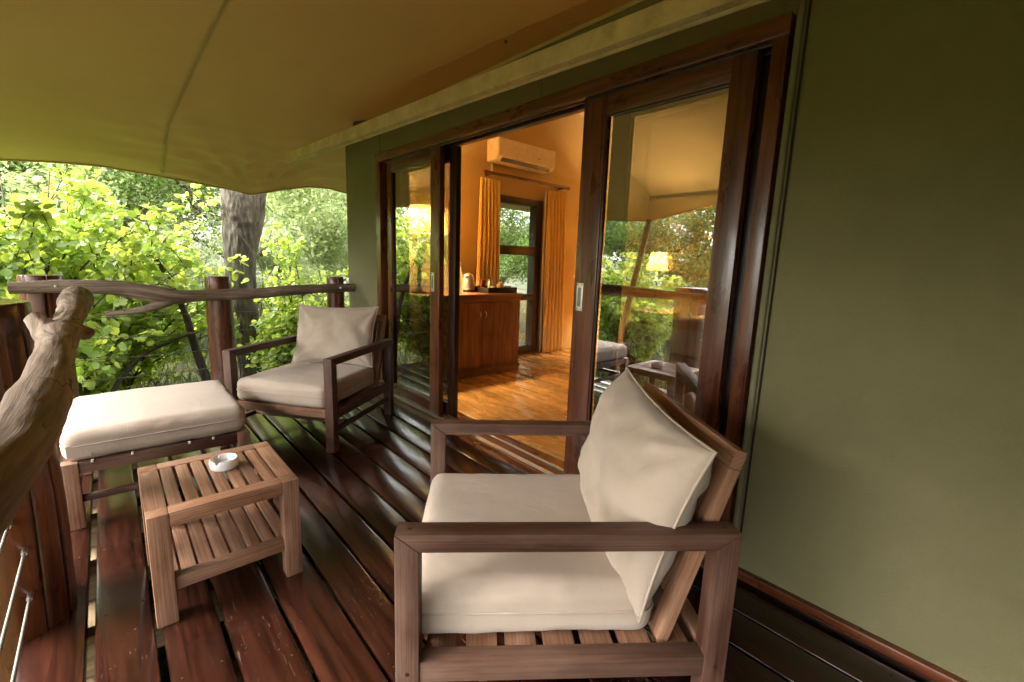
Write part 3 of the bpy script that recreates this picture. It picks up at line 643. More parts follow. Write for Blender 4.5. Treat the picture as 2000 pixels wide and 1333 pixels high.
def pillow_mesh(wd, ht, th, seed, n=46):
    """knife-edge pillow in x (thickness), y (width), z (height); pinched corners and creases"""
    V = []; F = []
    def surf(u, v, s):
        k = (1 - abs(u) ** 2.6) * (1 - abs(v) ** 2.6); prof = max(0, k) ** 0.55
        inx = 1 - 0.045 * (1 - v * v) * abs(u) ** 3; iny = 1 - 0.055 * (1 - u * u) * abs(v) ** 3
        y = u * wd / 2 * (1 - 0.06 * (1 - abs(v) ** 2) * 0.6) * inx; z = v * ht / 2 * (1 - 0.07 * (1 - abs(u) ** 2) * 0.6) * iny
        x = s * th / 2 * prof
        cr = 0.0
        for cu, cv in ((1, 1), (-1, 1), (1, -1), (-1, -1)):
            du, dv = u - cu, v - cv; rr = math.hypot(du, dv); an = math.atan2(dv, du)
            cr += math.exp(-rr * 1.9) * math.sin(an * 11 + seed + cu * 2 + cv) * min(1, rr * 3)
        cr += 0.9 * noise.noise(Vector((u * 2.6 + v, v * 2.0 + seed, s))) + 0.45 * noise.noise(Vector((u * 5, v * 4 + seed, s)))
        x += s * 0.019 * cr * min(1, prof * 1.6)
        return (x, y, z)
    for s in (1, -1):
        for i in range(n + 1):
            for j in range(n + 1): V.append(surf(i / n * 2 - 1, j / n * 2 - 1, s))
    w_ = n + 1
    for s in range(2):
        o = s * w_ * w_
        for i in range(n):
            for j in range(n):
                a = o + i * w_ + j; q = (a, a + w_, a + w_ + 1, a + 1); F.append(q if s == 0 else q[::-1])
    me = raw('pillow', V, F)
    bm = bmesh.new(); bm.from_mesh(me); bmesh.ops.remove_doubles(bm, verts=bm.verts, dist=1e-4); bmesh.ops.recalc_face_normals(bm, faces=bm.faces); bm.to_mesh(me); bm.free(); smooth(me)
    rim = [surf(t, -1, 1) for t in np.linspace(-1, 1, 24)][:-1] + [surf(1, t, 1) for t in np.linspace(-1, 1, 18)][:-1] + [surf(-t, 1, 1) for t in np.linspace(-1, 1, 24)][:-1] + [surf(-1, -t, 1) for t in np.linspace(-1, 1, 18)][:-1]
    return me, tubem(rim, 0.0042, 8, closed=True, up=(1, 0, 0))

CW, CDp, AH, TH = 0.80, 0.84, 0.618, 0.058     # chair width, depth, arm height, timber
def armchair(loc_, ang, label):
    c = empty('armchair', loc_, ang, label, 'armchair', 'slatted wooden armchairs on the deck')
    xf, xb = CDp / 2, -CDp / 2; t = TH
    for s in (1, -1):
        y0, y1 = sorted((s * CW / 2, s * (CW / 2 - t)))
        prism('leg', ((xf, 0), (xf, AH), (xf - t, AH - 0.046), (xf - t, 0)), y0, y1, 'teak_dark', c, g=2)
        prism('leg', ((xb, 0), (xb + t, 0), (xb + t, AH - 0.046), (xb, AH)), y0, y1, 'teak_dark', c, g=2)
        prism('armrest', ((xf, AH), (xb, AH), (xb + t, AH - 0.046), (xf - t, AH - 0.046)), y0, y1, 'teak_dark', c, g=0)
        ys = sorted((s * (CW / 2 - 0.004), s * (CW / 2 - t + 0.006)))
        box('seat_rail', (xb + t, ys[0], 0.215), (xf - t, ys[1], 0.272), 'teak_dark', c)
        yc = s * (CW / 2 - 0.03); box('stretcher', (xb + t - .001, yc - 0.013, 0.118), (xf - t + .001, yc + 0.013, 0.148), 'teak_dark', c)
        for px_, py_, pz_ in ((xf - 0.032, 0, AH), (xb + 0.032, 0, AH)):
            obj('plug', lathe([(0.0055, -0.004), (0.0055, 0.0006), (0.0001, 0.0008)], 14), 'dark_frame', c, (px_, s * (CW / 2 - t / 2), pz_))
        for px_, pz_ in ((xf - t / 2, 0.243), (xb + t / 2, 0.243)):
            obj('plug', lathe([(0.0055, -0.004), (0.0055, 0.0006), (0.0001, 0.0008)], 14), 'dark_frame', c, (px_, s * CW / 2, pz_), (-s * PI / 2, 0, 0))
    yi = CW / 2 - t
    box('front_rail', (xf - t + 0.006, -yi, 0.225), (xf - 0.012, yi, 0.280), 'teak', c)
    box('cross_rail', (xb + 0.008, -yi, 0.215), (xb + t - 0.012, yi, 0.270), 'teak', c)
    box('stretcher', (0.19, -yi - 0.012, 0.120), (0.215, yi + 0.012, 0.146), 'teak_dark', c)
    n = 7; xs_ = np.linspace(xb + t + 0.055, xf - t - 0.05, n)
    for x in xs_: box('seat_slat', (x - 0.041, -yi, 0.240), (x + 0.041, yi, 0.260), 'teak', c, g=1)
    # raked backrest
    b0, b1 = Vector((-0.275, 0, 0.262)), Vector((-0.432, 0, 0.803)); up = (b1 - b0); L = up.length; a = math.atan2(-(b1.x - b0.x), b1.z - b0.z)
    def bk(name, y0, y1, v0, v1, th=0.026, mat='teak_dark', g=None):
        p = b0 + up * ((v0 + v1) / 2 / L); return obj(name, boxm(th, y1 - y0, v1 - v0, g=g), mat, c, (p.x, (y0 + y1) / 2, p.z), (0, -a, 0))
    bw = yi - 0.006
    bk('back_stile', -bw, -bw + 0.055, 0, L - 0.0505, 0.032, g=2, mat='teak'); bk('back_stile', bw - 0.055, bw, 0, L - 0.0505, 0.032, g=2, mat='teak')
    bk('back_rail', -bw, bw, L - 0.05, L, 0.032, mat='teak'); bk('back_rail', -bw + 0.0555, bw - 0.0555, 0.05, 0.10, 0.028)
    for i in range(6):
        y = -bw + 0.055 + (2 * bw - 0.11) * (i + 0.5) / 6; bk('back_slat', y - 0.032, y + 0.032, 0.1005, L - 0.0505, 0.016, 'teak', g=2)
    sw, sdp, sth = 2 * yi - 0.012, 0.665, 0.150
    cu = obj('seat_cushion', softbox(sdp, sw, sth, 0.044, 0.012, seed=ang * 3), 'beige_canvas', c, (0.080, 0.0, 0.280 + sth / 2 - 0.004))
    for z in (0.004,): obj('piping', tubem(edge_loop(sdp + 0.002, sw + 0.002, z, 0.044), 0.0034, 8, closed=True), 'piping_canvas', cu)
    return c
def back_pillow(chair, lx, ly, lz, tilt, roll, wd, ht, th, seed, label):
    p = empty('back_cushion', label=label, cat='cushion', group='beige back cushions leaning in the armchairs')
    cm = Matrix.Translation(chair.location) @ Matrix.Rotation(chair.rotation_euler.z, 4, 'Z')
    p.matrix_world = cm @ Matrix.Translation((lx, ly, lz)) @ Matrix.Rotation(-tilt, 4, 'Y') @ Matrix.Rotation(roll, 4, 'X')
    a, b_ = pillow_mesh(wd, ht, th, seed)
    obj('cover', a, 'beige_canvas', p); obj('piping', b_, 'piping_canvas', p)
    return p
near = armchair((0.945, -1.025, 0), R(52), 'slatted wooden armchair standing in front of the olive canvas wall')
back_pillow(near, -0.258, 0.045, 0.618, R(16), R(-3), 0.71, 0.485, 0.235, 1.3, 'beige cushion sagging askew in the armchair by the canvas wall')
far = armchair((3.375, -1.105, 0), R(126.5), 'slatted wooden armchair standing beside the log railing and the ottoman')
back_pillow(far, -0.235, 0.0, 0.650, R(16), R(1.5), 0.69, 0.465, 0.21, 4.1, 'beige cushion upright in the armchair beside the log railing')

# ottoman
ot = empty('ottoman', (3.02, -0.150, 0), R(-1.0), 'wooden ottoman with a thick beige box cushion on top', 'ottoman')
ox, oy = 0.36, 0.365
for sx in (1, -1):
    for sy in (1, -1):
        box('leg', (sx * ox - (0.058 if sx > 0 else 0), sy * oy - (0.058 if sy > 0 else 0), 0), (sx * ox + (0 if sx > 0 else 0.058), sy * oy + (0 if sy > 0 else 0.058), 0.312), 'teak', ot, g=2, bev=0.005)
for sx in (1, -1): box('rail', (sx * (ox - 0.027) - 0.021, -oy + 0.058, 0.256), (sx * (ox - 0.027) + 0.021, oy - 0.058, 0.310), 'teak_dark', ot); box('stretcher', (sx * (ox - 0.03) - 0.013, -oy + 0.057, 0.118), (sx * (ox - 0.03) + 0.013, oy - 0.057, 0.146), 'teak_dark', ot)
for sy in (1, -1): box('rail', (-ox + 0.058, sy * (oy - 0.027) - 0.021, 0.256), (ox - 0.058, sy * (oy - 0.027) + 0.021, 0.310), 'teak_dark', ot); box('stretcher', (-ox + 0.057, sy * (oy - 0.03) - 0.013, 0.118), (ox - 0.057, sy * (oy - 0.03) + 0.013, 0.146), 'teak_dark', ot)
for i in range(6):
    y = -oy + 0.05 + (2 * oy - 0.10) * (i + 0.5) / 6; box('slat', (-ox + 0.0485, y - 0.040, 0.286), (ox - 0.0485, y + 0.040, 0.303), 'teak', ot, g=0)
oc = obj('cushion', softbox(0.705, 0.715, 0.140, 0.044, 0.012, seed=5.5), 'beige_canvas', ot, (0.005, 0.0, 0.310 + 0.068))
for z in (0.006,): obj('piping', tubem(edge_loop(0.707, 0.717, z, 0.044), 0.0034, 8, closed=True), 'piping_canvas', oc)
obj('label_patch', raw('patch', [(-0.3545, 0.34, -0.045), (-0.3545, 0.26, -0.045), (-0.3545, 0.26, 0.012), (-0.3545, 0.34, 0.012)], [(0, 1, 2, 3)], sm=False), 'piping_canvas', oc)
for y in (0.26, 0.12, -0.10, -0.20): box('stud', (-ox - 0.001, y - 0.005, 0.303), (-ox + 0.02, y + 0.005, 0.313), 'cup_white', ot, bev=0.002)

# side table
st = empty('side_table', (1.990, -0.260, 0), 0.0, 'low slatted wooden side table with a lower shelf', 'side table')
tx, ty, tzz = 0.233, 0.232, 0.402; lg = 0.060
for sx in (1, -1):
    for sy in (1, -1):
        box('leg', (sx * tx - (lg if sx > 0 else 0), sy * ty - (lg if sy > 0 else 0), 0), (sx * tx + (0 if sx > 0 else lg), sy * ty + (0 if sy > 0 else lg), tzz - 0.0005), 'teak', st, g=2, bev=0.005)
for sx in (1, -1):
    box('top_rail', (sx * (tx - lg / 2) - lg / 2 + 0.001, -ty + lg + .0005, tzz - 0.052), (sx * (tx - lg / 2) + lg / 2 - 0.001, ty - lg - .0005, tzz), 'teak', st)
    xa, xb_ = sorted((sx * (tx - 0.012), sx * (tx - 0.052))); box('shelf_rail', (xa, -ty + lg - 0.001, 0.112), (xb_, ty - lg + .001, 0.158), 'teak', st)
for sy in (1, -1):
    box('side_rail', (-tx + lg + .0005, sy * (ty - lg / 2) - lg / 2 + 0.001, tzz - 0.052), (tx - lg - .0005, sy * (ty - lg / 2) + lg / 2 - 0.001, tzz - 0.001), 'teak', st, g=0)
ns = 7; span = 2 * (ty - lg); pw = span / ns
for i in range(ns):
    y = -ty + lg + pw * (i + 0.5); box('slat', (-tx + lg - .0005, y - pw / 2 + 0.0055, tzz - 0.020), (tx - lg + .0005, y + pw / 2 - 0.0055, tzz - 0.0015), 'teak', st, g=0)
ns = 8; span = 2 * ty - 0.055; pw = span / ns
for i in range(ns):
    y = -span / 2 + pw * (i + 0.5); e = 0.0525 if 0 < i < ns - 1 else lg + 0.001
    box('shelf_slat', (-tx + e, y - pw / 2 + 0.004, 0.138), (tx - e, y + pw / 2 - 0.004, 0.156), 'teak', st, g=0)
# ashtray
def rim(a, i):
    return 1.0
prof = [(0.001, 0.012), (0.037, 0.012), (0.042, 0.016), (0.0435, 0.036), (0.046, 0.0385), (0.0495, 0.037), (0.0515, 0.030), (0.0505, 0.006), (0.047, 0.001), (0.001, 0.0)]
V = []; F = []; sg = 60
for i, (r_, z) in enumerate(prof):
    for j in range(sg):
        a = 2 * PI * j / sg; zz = z
        if 3 <= i <= 6:
            for c0 in (R(20), R(140), R(260)):
                d = abs((a - c0 + PI) % (2 * PI) - PI); zz -= 0.012 * max(0, 1 - (d / 0.16) ** 2)
        V.append((r_ * math.cos(a), r_ * math.sin(a), zz))
for i in range(len(prof) - 1):
    for j in range(sg):
        a = i * sg + j; b_ = i * sg + (j + 1) % sg; F.append((a, a + sg, b_ + sg, b_))
obj('ashtray', raw('ashtray', V, F, ang=50), 'ceramic', None, (2.035, -0.292, tzz), label='round white ceramic ashtray on the slatted side table', cat='ashtray')

# ------------------------------------------------------------------ room behind the doors
fl = box('floor', (-2.6, -6.9, -0.10), (4.42, -2.075, 0.010), 'dark_frame', bev=0, kind='structure')
row = 0; y = -2.078
while y > -6.8:
    x = -0.2 - (row * 0.83) % 1.7
    while x < 4.40:
        L = 1.75; a, b_ = max(x, -0.2), min(x + L, 4.415)
        if b_ - a > 0.05:
            p = obj('plank', boxm(b_ - a - 0.003, 0.187, 0.018, g=0, bev=0.002), 'floor_wood', fl, ((a + b_) / 2, y - 0.095, 0.020)); p.location = p.location - fl.location
        x += L
    y -= 0.19; row += 1
# cabinet
CX0, CX1, CY0, CY1, CZ = 3.80, 4.405, -3.53, -2.22, 0.912
cb = empty('cabinet', (4.1, -2.88, 0.029), 0, 'low brown wooden cabinet inside the tent under the curtained window', 'cabinet')
def cbx(name, lo, hi, mat='cabinet_wood', parent=None, g=2, bev=0.004):
    o = box(name, lo, hi, mat, parent or cb, g=g, bev=bev)
    if parent is None: o.location = Vector(o.location) - cb.location
    return o
cbx('body', (CX0 + 0.02, CY0 + 0.012, 0.07), (CX1, CY1 - 0.012, CZ - 0.036))
cbx('top', (CX0 - 0.012, CY0, CZ - 0.034), (CX1, CY1, CZ), g=1)
cbx('plinth', (CX0 + 0.005, CY0 + 0.01, 0.029), (CX1, CY1 - 0.01, 0.069), g=1)
cbx('moulding', (CX0 - 0.004, CY0 + 0.006, 0.0705), (CX0 + 0.019, CY1 - 0.006, 0.105), g=1)
cbx('frieze', (CX0 + 0.002, CY0 + 0.014, CZ - 0.083), (CX0 + 0.019, CY1 - 0.014, CZ - 0.0355), g=1)
for a, b_ in ((-3.50, -2.962), (-2.958, -2.42)):
    d = cbx('door', (CX0 - 0.002, a, 0.110), (CX0 + 0.019, b_, CZ - 0.088))
    hy = a + 0.035 if a > -3 else b_ - 0.035
    h = obj('handle', tubem([(0, 0, 0), (-0.02, 0, 0.008), (-0.026, 0, 0.03), (-0.02, 0, 0.052), (0, 0, 0.06)], 0.006, 8), 'steel', d, (-0.010, hy - (a + b_) / 2, 0.20))
cbx('side_panel', (CX0 - 0.002, -2.416, 0.110), (CX0 + 0.019, CY1 - 0.014, CZ - 0.088))
# lamps
def table_lamp(x, y, z, label, sc=1.0, power=26):
    l = empty('table_lamp', (x, y, z), 0, label, 'lamp', 'lit table lamps in the tent'); l.scale = (sc, sc, sc)
    prof = [(0.001, 0.0), (0.065, 0.0), (0.068, 0.012), (0.03, 0.03), (0.018, 0.07), (0.022, 0.15), (0.018, 0.24), (0.026, 0.27), (0.062, 0.31), (0.066, 0.325), (0.03, 0.36), (0.022, 0.385), (0.05, 0.425), (0.054, 0.44), (0.026, 0.475), (0.02, 0.53), (0.012, 0.60)]
    obj('base', lathe(prof, 12), 'lamp_green', l)
    me = lathe([(0.145, 0.585), (0.128, 0.68), (0.108, 0.795), (0.100, 0.845)], 72, wave=lambda a, i: 1 + 0.018 * math.sin(a * 24))
    sh = obj('shade', me, 'lamp_shade', l)
    for z_, r_ in ((0.587, 0.147), (0.844, 0.102)): obj('trim', tubem([(r_ * math.cos(a), r_ * math.sin(a), z_) for a in np.linspace(0, 2 * PI, 32, endpoint=False)], 0.004, 6, closed=True), 'curtain_cloth', sh)
    obj('bulb', lathe([(0.001, 0.66), (0.012, 0.665), (0.028, 0.69), (0.030, 0.71), (0.018, 0.74), (0.001, 0.752)], 16), 'bulb', l)
    ld = bpy.data.lights.new('lamp_light', 'POINT'); ld.energy = power; ld.color = (1.0, 0.72, 0.36); ld.shadow_soft_size = 0.045
    lo = bpy.data.objects.new('lamp_light', ld); COL.objects.link(lo); lo.parent = l; lo.location = (0, 0, 0.71)
    return l
table_lamp(4.13, -2.395, CZ, 'lit pleated lamp with a green turned base on the cabinet', 1.03, 56)
# curtains, rod, air conditioner
def curtain(y0t, y1t, y0b, y1b, z0, z1, x, folds, label, seed):
    k, kz = 90, 40; V = []; F = []
    for j in range(kz + 1):
        t = j / kz
        for i in range(k + 1):
            u = i / k; pin = 1 if t < 0.03 else 0
            y = (y0t + (y1t - y0t) * u) * (1 - t) + (y0b + (y1b - y0b) * u) * t
            ph = u * folds * 2 * PI + 0.9 * nz3(u * 3, t * 1.2, seed)
            am = 0.016 + 0.020 * min(1, t * 4)
            V.append((x - am * math.sin(ph) - 0.006 * nz3(u * 9, t * 5, seed), y + 0.008 * math.cos(ph) * t, z1 + (z0 - z1) * t))
    for j in range(kz):
        for i in range(k): a = j * (k + 1) + i; F.append((a, a + 1, a + k + 2, a + k + 1))
    o = obj('curtain', raw('curtain', V, F), 'curtain_cloth', label=label, cat='curtain', group='gold curtains at the tent window')
    s = o.modifiers.new('thick', 'SOLIDIFY'); s.thickness = 0.004
    return o
curtain(-3.30, -3.60, -3.25, -3.66, 0.045, 2.20, 4.33, 6, 'gathered gold curtain hanging behind the cabinet and its tray', 1.0)
c2 = curtain(-4.42, -4.76, -4.44, -4.86, 0.045, 2.20, 4.33, 6, 'gathered gold curtain hanging clear to the floor', 6.0)
o = obj('lining', tubem([(4.365, -4.405, 2.19), (4.365, -4.41, 1.2), (4.365, -4.425, 0.05)], 0.014, 8), 'curtain_lining', c2)
rod = empty('curtain_rod', (4.31, -4.1, 2.265), 0, 'red brown wooden curtain rod above the tent window', 'curtain rod')
obj('rod', tubem([(0, 0.72, 0), (0, -0.66, 0)], 0.019, 16, up=(0, 0, 1)), 'door_wood', rod)
for s in (0.735, -0.675): obj('finial', lathe([(0.001, -0.02), (0.024, -0.018), (0.027, 0), (0.024, 0.018), (0.001, 0.02)], 16), 'door_wood', rod, (0, s, 0), (PI / 2, 0, 0))
for s in (0.66, -0.60): box('bracket', (0.0, s - 0.012, -0.02), (0.108, s + 0.012, 0.02), 'door_wood', rod)
ac = empty('air_conditioner', (4.31, -3.92, 2.40), 0, 'white wall air conditioner above the curtain rod', 'air conditioner')
prism_me = None
bm = bmesh.new(); sec = [(0.108, 0.0), (-0.055, 0.0), (-0.095, 0.035), (-0.110, 0.07), (-0.110, 0.245), (0.108, 0.245)]
a_ = [bm.verts.new((x, 0.47, z)) for x, z in sec]; b2 = [bm.verts.new((x, -0.47, z)) for x, z in sec]
bm.faces.new(a_); bm.faces.new(b2[::-1])
for i in range(6): bm.faces.new((a_[i], b2[i], b2[(i + 1) % 6], a_[(i + 1) % 6]))
bmesh.ops.recalc_face_normals(bm, faces=bm.faces[:]); bmesh.ops.bevel(bm, geom=bm.edges[:], offset=0.010, segments=3, affect='EDGES')
me = bpy.data.meshes.new('ac'); bm.to_mesh(me); bm.free(); smooth(me, 40)
obj('body', me, 'ac_white', ac)
obj('vent', boxm(0.052, 0.80, 0.006, g=1, bev=0.001), 'black_plastic', ac, (-0.077, 0, 0.0165), (0, R(41), 0))
box('badge', (-0.1115, -0.20, 0.105), (-0.1095, -0.155, 0.118), 'gravelly', ac, bev=0)
obj('pipe', tubem([(0.09, 0.40, 0.0), (0.09, 0.40, -0.10)], 0.014, 10), 'ac_white', ac)
# things on the cabinet
bt = obj('glass_bottle', lathe([(0.001, 0.004), (0.036, 0.002), (0.040, 0.010), (0.041, 0.13), (0.034, 0.18), (0.017, 0.235), (0.0145, 0.29), (0.018, 0.292), (0.0165, 0.30)], 24), 'bottle_glass', None, (3.93, -2.75, CZ), label='clear glass water bottle with a stopper beside the kettle', cat='bottle')
obj('stopper', lathe([(0.016, 0.285), (0.019, 0.286), (0.019, 0.325), (0.001, 0.328)], 16), 'cup_white', bt)
kt = empty('kettle', (4.14, -3.02, CZ), R(-60), 'dark electric kettle standing beside the glass bottle', 'kettle')
obj('body', lathe([(0.001, 0.0), (0.075, 0.0), (0.077, 0.03), (0.074, 0.10), (0.058, 0.18), (0.045, 0.20), (0.001, 0.215)], 24), 'steel', kt)
obj('base', lathe([(0.001, -0.001), (0.083, 0.0), (0.084, 0.028), (0.078, 0.031)], 24), 'black_plastic', kt)
obj('handle', tubem(spline([(0.045, 0, 0.195), (0.09, 0, 0.205), (0.125, 0, 0.175), (0.125, 0, 0.10), (0.072, 0, 0.045)], 6), 0.011, 10, up=(0, 1, 0)), 'black_plastic', kt)
obj('spout', tubem([(-0.05, 0, 0.16), (-0.085, 0, 0.185)], [0.022, 0.012], 10, up=(0, 1, 0)), 'steel', kt)
ty_ = empty('tray', (4.06, -3.30, CZ), R(0), 'black rectangular tray of tea things on the cabinet', 'tray')
box('bottom', (-0.19, -0.21, 0.001), (0.19, 0.21, 0.012), 'tray_black', ty_)
for a in ((-0.19, -0.21, 0.19, -0.198), (-0.19, 0.198, 0.19, 0.21), (-0.19, -0.1975, -0.178, 0.1975), (0.178, -0.1975, 0.19, 0.1975)): box('side', (a[0], a[1], 0.0125), (a[2], a[3], 0.062), 'tray_black', ty_)
o = box('packet', (-0.018, -0.028, 0), (0.018, 0.028, 0.13), 'packet_red', label='dark red packet standing up in the tray', cat='packet'); o.location = (4.05, -3.15, CZ + 0.075); o.rotation_euler = (R(6), 0, 0)
for i, (x, y, lab) in enumerate(((4.0, -3.26, 'small white cup in the tray beside the red packet'), (3.95, -3.44, 'small white cup in the tray at its open end'))):
    o = obj('cup', lathe([(0.001, 0.002), (0.022, 0.0), (0.026, 0.006), (0.036, 0.062), (0.033, 0.062), (0.023, 0.01), (0.001, 0.008)], 20), 'cup_white', None, (x, y, CZ + 0.012), label=lab, cat='cup', group='cups in the tray')
o = obj('sugar_bag', softbox(0.07, 0.08, 0.10, 0.03, 0.01, n=10), 'packet_gold', None, (3.99, -3.36, CZ + 0.060), label='gold coloured bag in the middle of the tray', cat='bag')
o = obj('glass_jar', lathe([(0.001, 0.002), (0.03, 0.0), (0.032, 0.09), (0.024, 0.105), (0.026, 0.13), (0.001, 0.135)], 20), 'steel', None, (4.12, -3.31, CZ + 0.012), label='small shiny steel jar in the tray behind the gold bag', cat='jar')
# bed and bedside
bd = empty('bed', (2.3, -5.5, 0.029), 0, 'wide bed with tan linen and a rust coloured throw seen through the glass', 'bed')
def bb(name, lo, hi, mat, g=None, bev=0.01): o = box(name, lo, hi, mat, bd, g=g, bev=bev); o.location = Vector(o.location) - bd.location; return o
bb('bed_frame', (1.30, -6.55, 0.10), (3.10, -4.45, 0.34), 'cabinet_wood', g=0)
bb('headboard', (1.20, -6.62, 0.03), (3.20, -6.555, 1.15), 'cabinet_wood', g=0)
for x in (1.34, 2.98):
    for y in (-6.5, -4.55): bb('leg', (x, y, 0.029), (x + 0.08, y + 0.08, 0.0995), 'cabinet_wood')
o = obj('mattress', softbox(1.78, 2.06, 0.26, 0.06, 0.02, 3.0, n=20), 'bed_linen', bd, (2.2, -5.5, 0.47)); o.location = Vector(o.location) - bd.location
o = obj('throw', softbox(1.84, 0.75, 0.30, 0.06, 0.02, 4.0, n=16), 'bed_throw', bd, (2.2, -4.95, 0.475)); o.location = Vector(o.location) - bd.location
for i, (x, mt_) in enumerate(((1.78, 'bed_linen'), (2.62, 'bed_linen'))):
    a, _ = pillow_mesh(0.72, 0.45, 0.2, 2.0 + i, 16); o = obj('pillow', a, mt_, bd, (x, -6.32, 0.78), (0, 0, PI / 2)); o.rotation_euler = (R(-25), 0, PI / 2); o.location = Vector(o.location) - bd.location
a, _ = pillow_mesh(0.55, 0.36, 0.16, 7.0, 16); o = obj('bolster', a, 'dark_cushion', bd, (2.3, -6.12, 0.74), (R(-30), 0, PI / 2)); o.location = Vector(o.location) - bd.location
bs = empty('bedside_table', (3.62, -6.1, 0.029), 0, 'small wooden bedside table beside the bed carrying a lamp', 'bedside table')
box('top', (-0.25, -0.25, 0.55), (0.25, 0.25, 0.585), 'cabinet_wood', bs)
box('drawer', (-0.23, -0.23, 0.38), (0.23, 0.23, 0.5495), 'cabinet_wood', bs)
for sx in (-0.2, 0.2):
    for sy in (-0.2, 0.2): box('leg', (sx - 0.025, sy - 0.025, 0), (sx + 0.025, sy + 0.025, 0.3795), 'cabinet_wood', bs)
table_lamp(3.66, -6.08, 0.614, 'lit pleated lamp on the bedside table behind the bed', 1.02, 105)

# ------------------------------------------------------------------ vegetation
def rot_from(nv, tw):
    """rows of frames with z = nv"""
    nv = nv / np.linalg.norm(nv, axis=1, keepdims=True); r0 = rng.normal(size=nv.shape); u = np.cross(nv, r0); u /= np.linalg.norm(u, axis=1, keepdims=True) + 1e-9
    return u, np.cross(nv, u), nv
LEAF_OUT = np.array([(0, 0, 0), (0.28, 0.42, 0.05), (0.62, 0.47, 0.07), (0.90, 0.26, 0.04), (1.0, 0.0, -0.03), (0.90, -0.26, 0.04), (0.62, -0.47, 0.07), (0.28, -0.42, 0.05), (0.5, 0, -0.02)])
LEAF_F = [(8, i, i + 1) for i in range(7)] + [(8, 7, 0)]
DIA = np.array([(0, 0, 0), (0.5, 0.24, 0.04), (1.0, 0, 0), (0.5, -0.24, 0.04)])
def leaves(pos, nrm, size, outline, faces, dirs=None):
    u, v, w_ = rot_from(nrm, 0)
    if dirs is not None:
        d = dirs - w_ * (dirs * w_).sum(1, keepdims=True); d /= np.linalg.norm(d, axis=1, keepdims=True) + 1e-9; u = d; v = np.cross(w_, u)
    k = len(outline)
    P = pos[:, None, :] + size[:, None, None] * (outline[None, :, 0, None] * u[:, None, :] + outline[None, :, 1, None] * v[:, None, :] + outline[None, :, 2, None] * w_[:, None, :])
    V = P.reshape(-1, 3); n_ = len(pos); me = bpy.data.meshes.new('leaves')
    fl_ = np.array([len(f) for f in faces]); li = np.concatenate([np.array(f) for f in faces])
    LI = (li[None, :] + (np.arange(n_) * k)[:, None]).ravel(); tot = np.tile(fl_, n_); st_ = np.concatenate([[0], np.cumsum(tot)[:-1]])
    me.vertices.add(len(V)); me.vertices.foreach_set('co', V.astype(np.float32).ravel())
    me.loops.add(len(LI)); me.loops.foreach_set('vertex_index', LI.astype(np.int32))
    me.polygons.add(len(tot)); me.polygons.foreach_set('loop_start', st_.astype(np.int32)); me.update(calc_edges=True); me.validate()
    return me
def joinm(meshes, name='limbs'):
    bm = bmesh.new()
    for q in meshes: bm.from_mesh(q)
    me = bpy.data.meshes.new(name); bm.to_mesh(me); bm.free(); return smooth(me)
def grow(p, d, L, r, depth, out, tips, up=0.15, jit=0.35):
    pts = [np.array(p, float)]; d = np.array(d, float); k = 5
    for i in range(k):
        d = d + rng.normal(size=3) * jit * 0.35 + np.array((0, 0, up)) * 0.2; d /= np.linalg.norm(d); pts.append(pts[-1] + d * L / k)
    rad = [r * (1 - 0.6 * i / k) for i in range(k + 1)]; out.append((pts, rad))
    if depth == 0: tips.append(pts); return
    for i in range(3 if depth > 1 else 4):
        t = rng.integers(2, k + 1); nd = d + rng.normal(size=3) * 0.75; nd /= np.linalg.norm(nd); grow(pts[t], nd, L * rng.uniform(0.55, 0.8), rad[t] * 0.7, depth - 1, out, tips, up, jit)

def make_tree(h, cr, nleaf, lsize, mat, seed, droop=0.0, trunk_r=0.14, depth=3, dens=0.5):
    global rng
    rng = np.random.default_rng(seed); out = []; tips = []
    root = empty('tree')
    base = [np.array((0, 0, -0.3)), np.array((0.04, 0, h * 0.12)), np.array((rng.normal() * 0.1, rng.normal() * 0.1, h * 0.3)), np.array((rng.normal() * 0.2, rng.normal() * 0.2, h * 0.42))]
    tr = tubem(spline(base, 5), list(np.linspace(trunk_r * 1.25, trunk_r * 0.8, 16)), 12, lambda i, a: 1 + 0.1 * nz3(math.cos(a) * 2, math.sin(a) * 2, i * 0.2 + seed))
    for i in range(6):
        a = i * 2 * PI / 6 + rng.uniform(-.4, .4); s = base[-1] if i % 2 else base[-2]
        grow(s, (math.cos(a) * 0.9, math.sin(a) * 0.9, rng.uniform(0.5, 1.2)), cr * rng.uniform(0.55, 0.85), trunk_r * 0.5, depth - 1, out, tips)
    limbs = joinm([tubem(p_, r_, 6, caps=False) for p_, r_ in out]); limbs.materials.clear()
    obj('trunk', tr, 'bark', root); obj('limbs', limbs, 'bark', root)
    tp = np.array([q for t in tips for q in t[1:]]); idx = rng.integers(0, len(tp), nleaf)
    # clusters of leaves round the twig points
    pos = tp[idx] + rng.normal(size=(nleaf, 3)) * cr * 0.075 * np.array((1.2, 1.2, 0.8)); pos[:, 2] -= droop * rng.random(nleaf)
    nr = rng.normal(size=(nleaf, 3)) + np.array((0, 0, 0.9)); sz = lsize * rng.uniform(0.6, 1.25, nleaf)
    obj('crown', leaves(pos, nr, sz, DIA, [(0, 1, 2, 3)]), mat, root)
    return root
def copy_tree(o, parent=None):
    c = o.copy(); COL.objects.link(c); c.parent = parent
    for ch in [q for q in o.children]: copy_tree(ch, c)
    return c
protoA = make_tree(6.5, 3.4, 26000, 0.115, 'leaf_pale', 21, droop=0.3)
protoB = make_tree(5.5, 3.0, 22000, 0.125, 'leaf_mid', 33)
protoC = make_tree(7.5, 3.2, 24000, 0.10, 'leaf_pale', 45, droop=0.55, trunk_r=0.17)
